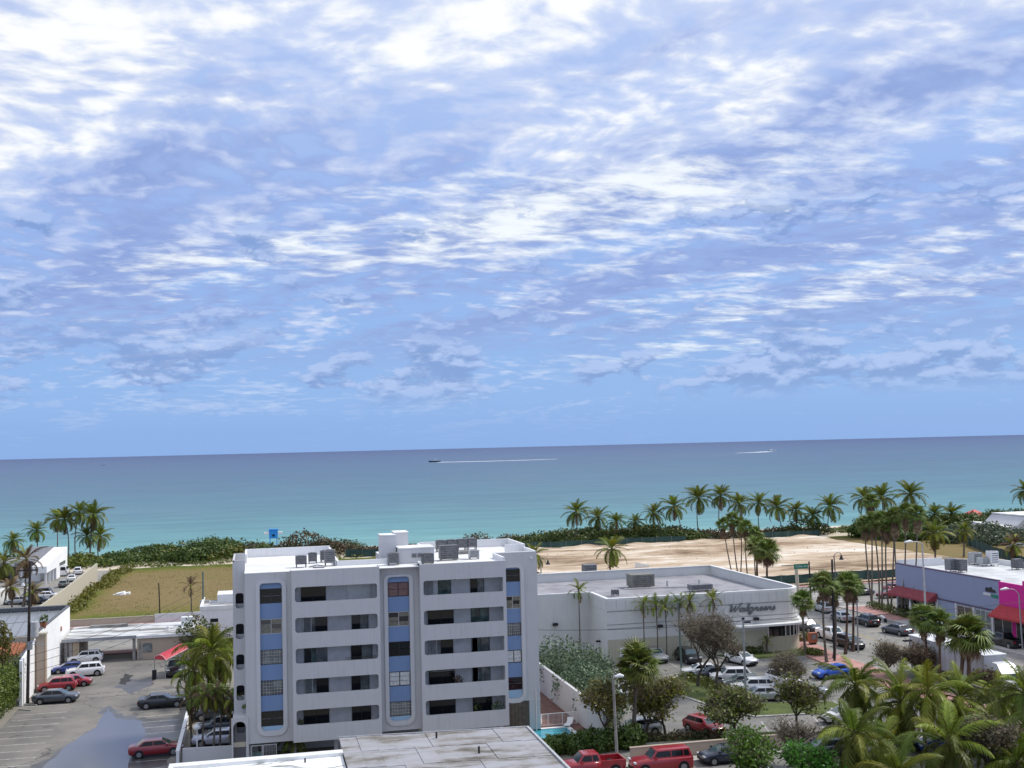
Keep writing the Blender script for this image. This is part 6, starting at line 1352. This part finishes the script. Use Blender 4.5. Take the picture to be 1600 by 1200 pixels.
# white truck with its long box trailer
tk = thing('trailer_truck', 'white lorry with a long white box trailer on the side street', 'truck', (75.3, 109.9, .01), R(-90))
MB().box(-8.4, -1.3, 1.15, 5.4, 1.3, 4.0).build('trailer', M('trailer side', (.56, .57, .60), .4, .06), tk); MB().box(-8.5, -1.36, 4.0, 5.5, 1.36, 4.08).build('trailer_roof', m_pwhite, tk)
sm = MB()
for i in range(15): sm.box(-8.2 + i * .95, 1.30, 1.2, -8.16 + i * .95, 1.325, 3.95); sm.box(-8.2 + i * .95, -1.325, 1.2, -8.16 + i * .95, -1.30, 3.95)
tag(sm.build('side_rib', m_lgrey, tk), kind='stuff')
cb = MB(); cb.add([(6.1, -1.15, .8), (9.4, -1.15, .8), (9.4, 1.15, .8), (6.1, 1.15, .8), (6.1, -1.2, 2.9), (8.0, -1.2, 2.6), (8.0, 1.2, 2.6), (6.1, 1.2, 2.9), (6.2, -1.0, 3.5), (7.0, -.95, 3.4), (7.0, .95, 3.4), (6.2, 1.0, 3.5), (9.4, -1.05, 1.75), (9.4, 1.05, 1.75), (8.05, -1.15, 1.95), (8.05, 1.15, 1.95)],
  [(3, 2, 1, 0), (0, 1, 12, 14, 5, 4), (2, 3, 7, 6, 15, 13), (1, 2, 13, 12), (12, 13, 15, 14), (14, 15, 6, 5), (4, 5, 9, 8), (6, 7, 11, 10), (5, 6, 10, 9), (8, 9, 10, 11), (3, 0, 4, 7), (7, 4, 8, 11)]); cb.build('cab', p_white, tk)
MB().add([(8.07, -1.0, 1.98), (8.07, 1.0, 1.98), (8.03, 1.0, 2.56), (8.03, -1.0, 2.56)], [(0, 1, 2, 3)]).build('windscreen', m_cglassb, tk)
for s_ in (-1, 1): MB().box(6.9, 1.2 * s_ - .02, 1.9, 7.9, 1.2 * s_ + .02, 2.5).build('side_window', m_cglass, tk)
MB().box(-8.3, -1.0, .7, 8.8, 1.0, 1.14).build('chassis', m_dgrey, tk); MB().box(9.3, -1.1, .5, 9.55, 1.1, 1.0).build('bumper', m_black, tk)
whm = MB().disc((0, 0, 0), (0, 1, 0), .5, .32, 16).mesh('wheel', [m_tyre])
for x in (-7.4, -6.2, 5.2, 6.3, 8.6):
    for s_ in (-1, 1): inst(whm, 'wheel', tk, (x, s_ * 1.05, .5))
# motorcycle
mc = thing('motorcycle', 'small white and black motorcycle parked at the kerb by the hedge bed', 'motorcycle', tuple(g(1379, 972)), R(100)); mc.location.z = .01
for x in (-.62, .62): inst(MB().disc((0, 0, 0), (0, 1, 0), .31, .12, 14).mesh('wheel', [m_tyre]), 'wheel', mc, (x, 0, .31))
MB().tube([(-.6, 0, .62), (-.1, 0, .78), (.3, 0, .85), (.55, 0, .65)], [.10, .16, .18, .08], 8).build('body', p_white, mc); MB().tube([(.62, 0, .31), (.42, 0, 1.05)], .04, 6).build('fork', m_black, mc); MB().tube([(.40, -.35, 1.08), (.40, .35, 1.08)], .03, 6).build('handlebar', m_black, mc)

# red canopy over the black car
cn = thing('canopy', 'slanted red canopy with pale piping on grey posts above the black car', 'canopy', tuple(g(250, 1062)))
ctop = MB(); n = 6; vs = []
A0, A1 = Vector((0, 0, 2.4)), Vector((2.5, 2.6, 3.2))
dr = (A1 - A0); sd = Vector((-.75, .75, 0)).normalized() * .95
for i in range(n + 1):
    a = math.pi * i / n; off = sd * math.cos(a) * -1 + Vector((0, 0, .55 * math.sin(a))); vs += [A0 + off, A1 + off]
ctop.add(vs, [(2 * i, 2 * i + 1, 2 * i + 3, 2 * i + 2) for i in range(n)], 0, True); ctop.add([vs[i * 2] for i in range(n + 1)], [tuple(range(n + 1))]); ctop.add([vs[i * 2 + 1] for i in range(n + 1)], [tuple(range(n, -1, -1))]); ctop.build('canvas', m_canred, cn)
for s_ in (-1, 1): MB().tube([A0 + sd * s_, A1 + sd * s_], .05, 5).build('piping', m_canpink, cn)
MB().tube([A0 + sd * math.cos(math.pi * i / n) * -1 + Vector((0, 0, .55 * math.sin(math.pi * i / n))) for i in range(n + 1)], .05, 5).build('piping', m_canpink, cn)
for s_ in (-1, 1):
    pz = A0 + sd * s_; MB().cyl(pz.x, pz.y, 0, 2.5, .05, 6).build('post', m_galv, cn); pz = A1 + sd * s_; MB().cyl(pz.x, pz.y, 0, 3.3, .05, 6).build('post', m_galv, cn)
MB().box(-.95, .35, 0, -.45, .85, 1.1).build('base', m_black, cn)

# ------------------------------------------------------------------ poles, lamps, signs, wires
def pole(lab, bx, by, tx, ty, r0, r1, mat, name='utility_pole', cat='pole', extra=None):
    b_ = g(bx, by); t_ = zat(b_, tx, ty) - b_; p = thing(name, lab, cat, b_)
    MB().tube([(0, 0, -.05), t_], [r0, r1], 8).build('post', mat, p)
    if extra: extra(p, t_)
    return p, b_, t_
m_wood = M('dark wooden pole', (.045, .036, .032), .9, .3, 3); m_teal = M('teal grey pole', (.10, .15, .14), .6, .2, 3)
def up_extra(p, t_):
    h = t_.z
    MB().box(-1.1, -.08, h - 1.0, 1.1, .08, h - .85).build('crossarm', m_wood, p)
    MB().cyl(.75, -.15, h - 8.2, h - 6.6, .42, 12).build('transformer', m_lgrey, p); MB().cyl(.30, -.25, h - 9.6, h - 8.7, .28, 10).build('meter_box', m_galv, p)
    MB().tube([(0, 0, h - 9), (1.9, -.2, h - 9.2)], .04, 5).build('bracket', m_galv, p)
p1, b1, t1 = pole('tall dark wooden utility pole with a transformer beside the white wall', 43, 1100, 47, 878, .19, .13, m_wood, extra=up_extra)
p2, b2, t2 = pole('dark lamp pole with a white lamp beside the dying brown palm', 36, 965, 41, 915, .09, .07, m_black, 'street_lamp', 'street lamp', lambda p, t_: MB().cyl(0, 0, t_.z, t_.z + .5, .35, 8, 0, .2).build('lamp_head', m_lamp, p))
p3, b3, t3 = pole('weathered wooden pole standing in the dry field', 250, 963, 248, 911, .12, .10, m_wood)
def tp(p, t_):
    MB().box(-.5, -.2, t_.z - 5.2, .9, .2, t_.z - 4.4).build('transformer', m_lgrey, p); MB().box(-.9, -.06, t_.z - 6.6, .9, .06, t_.z - 6.5).build('crossarm', m_galv, p)
p4, b4, t4 = pole('teal grey utility pole behind the dark round tree', 318, 985, 317, 893, .16, .12, m_teal, extra=tp)
def cobra(dx, rise, hl=1.1, mat=m_galv, hm=m_pwhite):
    def f(p, t_):
        e_ = t_ + Vector((dx, 0, rise)); MB().tube([t_, t_ + Vector((dx * .45, 0, rise * .85)), e_], [.06, .05, .04], 6).build('arm', mat, p)
        s_ = 1 if dx > 0 else -1
        MB().tube([e_ - Vector((.1 * s_, 0, 0)), e_ + Vector((.35 * s_, 0, .06)), e_ + Vector((hl * s_, 0, -.02))], [.07, .20, .10], 8).build('lamp_head', hm, p)
    return f
pole('tall pale street lamp with a long arm in front of the periwinkle shop', 1449, 1015, 1441, 850, .16, .09, m_lgrey, 'street_lamp', 'street lamp', cobra(-1.4, .35))
pole('street lamp with a white head in front of the magenta wall', 1598, 1016, 1592, 928, .13, .08, m_galv, 'street_lamp', 'street lamp', cobra(-1.5, .7))
pole('silver lamp post with a black head in the drug store car park', 1166, 1104, 1161, 968, .13, .10, m_galv, 'street_lamp', 'street lamp', lambda p, t_: (MB().box(-.12, -.12, t_.z, .12, .12, t_.z + .2).build('cap', m_black, p), MB().prism([(.1, -.2), (.75, -.2), (.75, .2), (.1, .2)], t_.z - .35, t_.z - .2).build('lamp_head', m_black, p)))
pole('pale concrete lamp post with a round white head above the red pickup', 964, 1184, 958, 1060, .14, .10, m_conc, 'street_lamp', 'street lamp', cobra(.25, .15, .7))
pole('thin white lamp post with a lantern head by the lavender wall', 308, 1188, 308, 1140, .06, .05, m_pwhite, 'street_lamp', 'street lamp', lambda p, t_: MB().tube([t_, t_ + Vector((0, 0, .12)), t_ + Vector((0, 0, .35)), t_ + Vector((0, 0, .5))], [.12, .36, .30, .05], 8).build('lamp_head', m_lamp, p))
pole('short lamp post with a black square head near the pink pavement', 1426, 1050, 1421, 1001, .09, .08, m_galv, 'street_lamp', 'street lamp', lambda p, t_: MB().box(-1.0, -.2, t_.z - .05, .1, .2, t_.z + .12).build('lamp_head', m_black, p))
pole('grey lamp post with a white curved head beside the big cabbage palm', 1497, 1085, 1488, 972, .10, .07, m_galv, 'street_lamp', 'street lamp', cobra(.9, .5, 1.0))
pole('pale green lamp post in front of the drug store wall palms', 1065, 1050, 1059, 935, .11, .08, m_teal, 'street_lamp', 'street lamp', lambda p, t_: MB().cyl(0, 0, t_.z, t_.z + .3, .18, 8).build('lamp_head', m_lgrey, p))
def bell(p, t_):
    MB().tube([t_, t_ + Vector((.5, 0, .45)), t_ + Vector((1.1, 0, .45)), t_ + Vector((1.35, 0, .1))], .05, 6).build('arm', m_dgrey, p)
    e_ = t_ + Vector((1.35, 0, 0)); MB().tube([e_ + Vector((0, 0, .1)), e_ + Vector((0, 0, -.3)), e_ + Vector((0, 0, -.75))], [.08, .2, .42], 10).build('lamp_head', m_black, p)
pole('tall street lamp with a hanging black bell in front of the sand plot', 1308, 938, 1303, 868, .12, .09, m_dgrey, 'street_lamp', 'street lamp', bell)
pole('short street lamp with a hanging black bell right of the apartment roof', 846, 928, 845, 876, .11, .08, m_dgrey, 'street_lamp', 'street lamp', bell)
pole('dark thick pole standing among the pavement fan palms', 1304, 1034, 1300, 874, .15, .12, m_black)
pole('galvanised pole in front of the close pair of pavement palms', 1341, 1020, 1339, 938, .10, .08, m_galv)
# street name sign on a mast arm
sp2, bs, ts_ = pole('black mast pole carrying the green street name sign', 1267, 936, 1264, 877, .16, .12, m_black, 'sign_pole', 'sign', None)
MB().tube([ts_ + Vector((0, 0, -.5)), ts_ + Vector((-5.2, -.2, -.5))], [.09, .06], 6).build('arm', m_black, sp2)
sb = MB().box(-2.9, -.22, ts_.z - 1.15, -.35, -.14, ts_.z - .35).build('sign_board', m_signgreen, sp2); sb.location.x = ts_.x
fc = bpy.data.curves.new('street_name', 'FONT'); fc.body = 'Collins Av'; fc.size = .50; fc.align_x = 'CENTER'; fc.align_y = 'CENTER'
fo = bpy.data.objects.new('tmp', fc); COL.objects.link(fo); bpy.context.view_layer.update()
tme = bpy.data.meshes.new_from_object(fo.evaluated_get(bpy.context.evaluated_depsgraph_get())); bpy.data.objects.remove(fo)
tme.materials.clear(); tme.materials.append(m_signface)
inst(tme, 'street_name', sb, (-1.62, -.225, ts_.z - .75), (R(90), 0, 0))
pole('pale square column beside the street name sign', 1247, 930, 1244, 886, .30, .30, m_beige, 'column', 'pole')
pole('pedestrian sign on a thin pole near the bell lamp', 1312, 936, 1310, 902, .04, .04, m_galv, 'road_sign', 'sign', lambda p, t_: MB().prism([(-.02, -.02), (.02, -.02), (.02, .02), (-.02, .02)], 0, .01).add([(0, -.05, t_.z - .55), (.45, -.05, t_.z), (0, -.05, t_.z + .55), (-.45, -.05, t_.z), (0, -.02, t_.z - .55), (.45, -.02, t_.z), (0, -.02, t_.z + .55), (-.45, -.02, t_.z)], [(0, 1, 2, 3), (7, 6, 5, 4)]).build('sign_face', m_dgrey, p))
bx_ = g(1352, 974); tb = thing('litter_bin', 'black litter bin at the end of the hedge bed', 'litter bin', (bx_.x, bx_.y, .13)); MB().cyl(0, 0, 0, 1.25, .38, 10).build('body', m_black, tb); MB().cyl(0, 0, 1.25, 1.4, .42, 10, 0, .2).build('lid', m_dgrey, tb)
bx_ = g(1270, 1008); nb = thing('news_box', 'orange newspaper box on the corner pavement by the drug store', 'newspaper box', (bx_.x, bx_.y, .13)); MB().box(-.5, -.4, .25, .5, .4, 1.5).build('body', m_orange, nb); MB().box(-.35, -.43, .7, .35, -.4, 1.3).build('window', m_glass2, nb); MB().box(-.4, -.3, 0, .4, .3, .25).build('stand', m_black, nb)
um = g(1414, 968); u_ = thing('parasol', 'closed white parasol outside the shop corner', 'parasol', (um.x + 1, um.y, .13)); MB().cyl(0, 0, 0, 2.9, .03, 6).build('pole', m_dgrey, u_); MB().tube([(0, 0, 1.3), (0, 0, 1.6), (0, 0, 2.7), (0, 0, 2.95)], [.10, .24, .10, .02], 8).build('canopy', m_pwhite, u_)
rk = g(188, 932); rb = thing('rubble_heap', 'white heap of broken concrete lying in the dry field', 'rubble', (rk.x, rk.y, .15))
for i, (x, y, s_) in enumerate(((0, 0, .9), (1.1, .3, .7), (-.9, .2, .5), (.5, -.6, .5))): MB().prism([(x - s_, y - s_ * .6), (x + s_ * .8, y - s_ * .7), (x + s_, y + s_ * .5), (x - s_ * .7, y + s_ * .7)], 0, [s_ * .5, s_ * .8, s_ * .95, s_ * .6]).build('slab', m_glare, rb)
sl_ = thing('sign_board', 'leaning white board with black marks at the edge of the sand plot', 'board', tuple(g(1003, 888))); MB().prism([(-1.6, -.1), (1.6, -.5), (1.6, -.4), (-1.6, 0)], .2, [1.4, .7, .7, 1.4]).build('board', m_signface, sl_)
def wire(lab, pts, sag, r=.022, group=None):
    pts = [Vector(p) for p in pts]; path = []
    for i in range(len(pts) - 1):
        for k in range(12 if i < len(pts) - 2 else 13): t = k / 12; p = pts[i].lerp(pts[i + 1], t); p.z -= sag * 4 * t * (1 - t); path.append(p)
    return one(MB().tube(path, r, 4, 0), 'overhead_wire', m_black, lab, 'wire', group=group)
w1 = b1 + Vector((.2, 0, 6.3)); w2 = b4 + Vector((0, 0, 2.9))
wire('upper overhead wire from the utility pole across the car park', [b1 + Vector((.1, 0, 5.2)), b4 + Vector((0, 0, 6.6))], .8, .025)
wire('middle overhead wire from the utility pole across the car park', [b1 + Vector((.1, 0, 4.3)), b4 + Vector((0, 0, 5.6))], .9, .025)
wire('lower overhead wire from the utility pole across the car park', [b1 + Vector((.1, 0, 3.4)), b4 + Vector((0, 0, 3.9))], .9, .025)
q1, q2, q3 = zat(g(846, 1112), 830, 984), zat(g(1165, 1104), 1161, 970), zat(g(1598, 1070), 1602, 940)
wire('long overhead wire crossing in front of the drug store towards the magenta wall', [q1, q2, q3], .35, .022)
wire('thin faint overhead wire on the left above the roof of the low building', [b1 + Vector((0, 0, 9)), b1 + Vector((-22, 10, 8.5))], .5, .02)

# ------------------------------------------------------------------ boats
def boat(lab, px, py, L, hd, hullmat, wake):
    p = g(px, py, -.75); t_ = thing('motor_boat', lab, 'boat', (p.x, p.y, -.75), R(hd))
    hb = MB(); st_ = [(-L / 2, .9, -.3), (-L / 6, 1.0, -.5), (L / 4, .75, -.5), (L / 2, .05, 0)]; W_ = L * .13; Hh = L * .10
    vs = []
    for x, w_, zb in st_: vs += [(x, -W_ * w_, Hh * (1 + .5 * max(0, x / L))), (x, -W_ * w_ * .7, zb), (x, W_ * w_ * .7, zb), (x, W_ * w_, Hh * (1 + .5 * max(0, x / L)))]
    hb.add(vs, [(i * 4 + j, i * 4 + (j + 1) % 4, (i + 1) * 4 + (j + 1) % 4, (i + 1) * 4 + j) for i in range(3) for j in range(4)]); hb.add(vs[:4], [(0, 1, 2, 3)]); hb.build('hull', hullmat, t_)
    MB().prism([(-L * .18, -W_ * .6), (L * .14, -W_ * .45), (L * .14, W_ * .45), (-L * .18, W_ * .6)], Hh, [Hh + L * .10, Hh + L * .05, Hh + L * .05, Hh + L * .10]).build('cabin', m_pwhite, t_)
    MB().box(-L * .14, -W_ * .5, Hh + L * .17, L * .02, W_ * .5, Hh + L * .185).build('hard_top', m_pwhite, t_)
    for x in (-L * .12, 0): MB().cyl(x, 0, Hh + L * .05, Hh + L * .17, .15, 5).build('support', m_pwhite, t_)
    return t_
boat('dark hulled motor boat with a white cabin heading left near the horizon', 679, 722, 25, 182, p_navy, 1)
boat('small white motor boat heading right close to the horizon', 1206, 705, 26, 2, m_pwhite, 1)
boat('tiny dark boat far out on the left half of the sea', 161, 727, 12, 178, p_navy, 1)
def wake(pts, w0, w1, name='boat_wake', z=-.70, jit=.3):
    P_ = [g(*p, -.75) for p in pts]; b_ = MB(); qq = random.Random(3); rows = []
    n = 40
    for i in range(n + 1):
        t = i / n * (len(P_) - 1); k = min(int(t), len(P_) - 2); p = P_[k].lerp(P_[k + 1], t - k); w_ = lerp(w0, w1, i / n) * qq.uniform(1 - jit, 1 + jit); rows += [(p.x, p.y - w_, z), (p.x, p.y + w_, z)]
    b_.add(rows, [(2 * i, 2 * i + 2, 2 * i + 3, 2 * i + 1) for i in range(n)]); return tag(b_.build(name, m_foam), kind='structure')
wake([(684, 722.3), (740, 721.2), (800, 719.6), (870, 717.4)], 28, 12)
wake([(1150, 708.0), (1180, 706.8), (1203, 705.6)], 10, 34)
m_foam2 = M('faint old foam', (.22, .30, .36), .8, .1)
b_ = m_foam; m_foam = m_foam2; wake([(890, 717.6), (1150, 711.5), (1400, 706.0), (1600, 702.4)], 9, 5, jit=.6); wake([(1040, 711.5), (1150, 708.2)], 8, 10, jit=.6); m_foam = b_
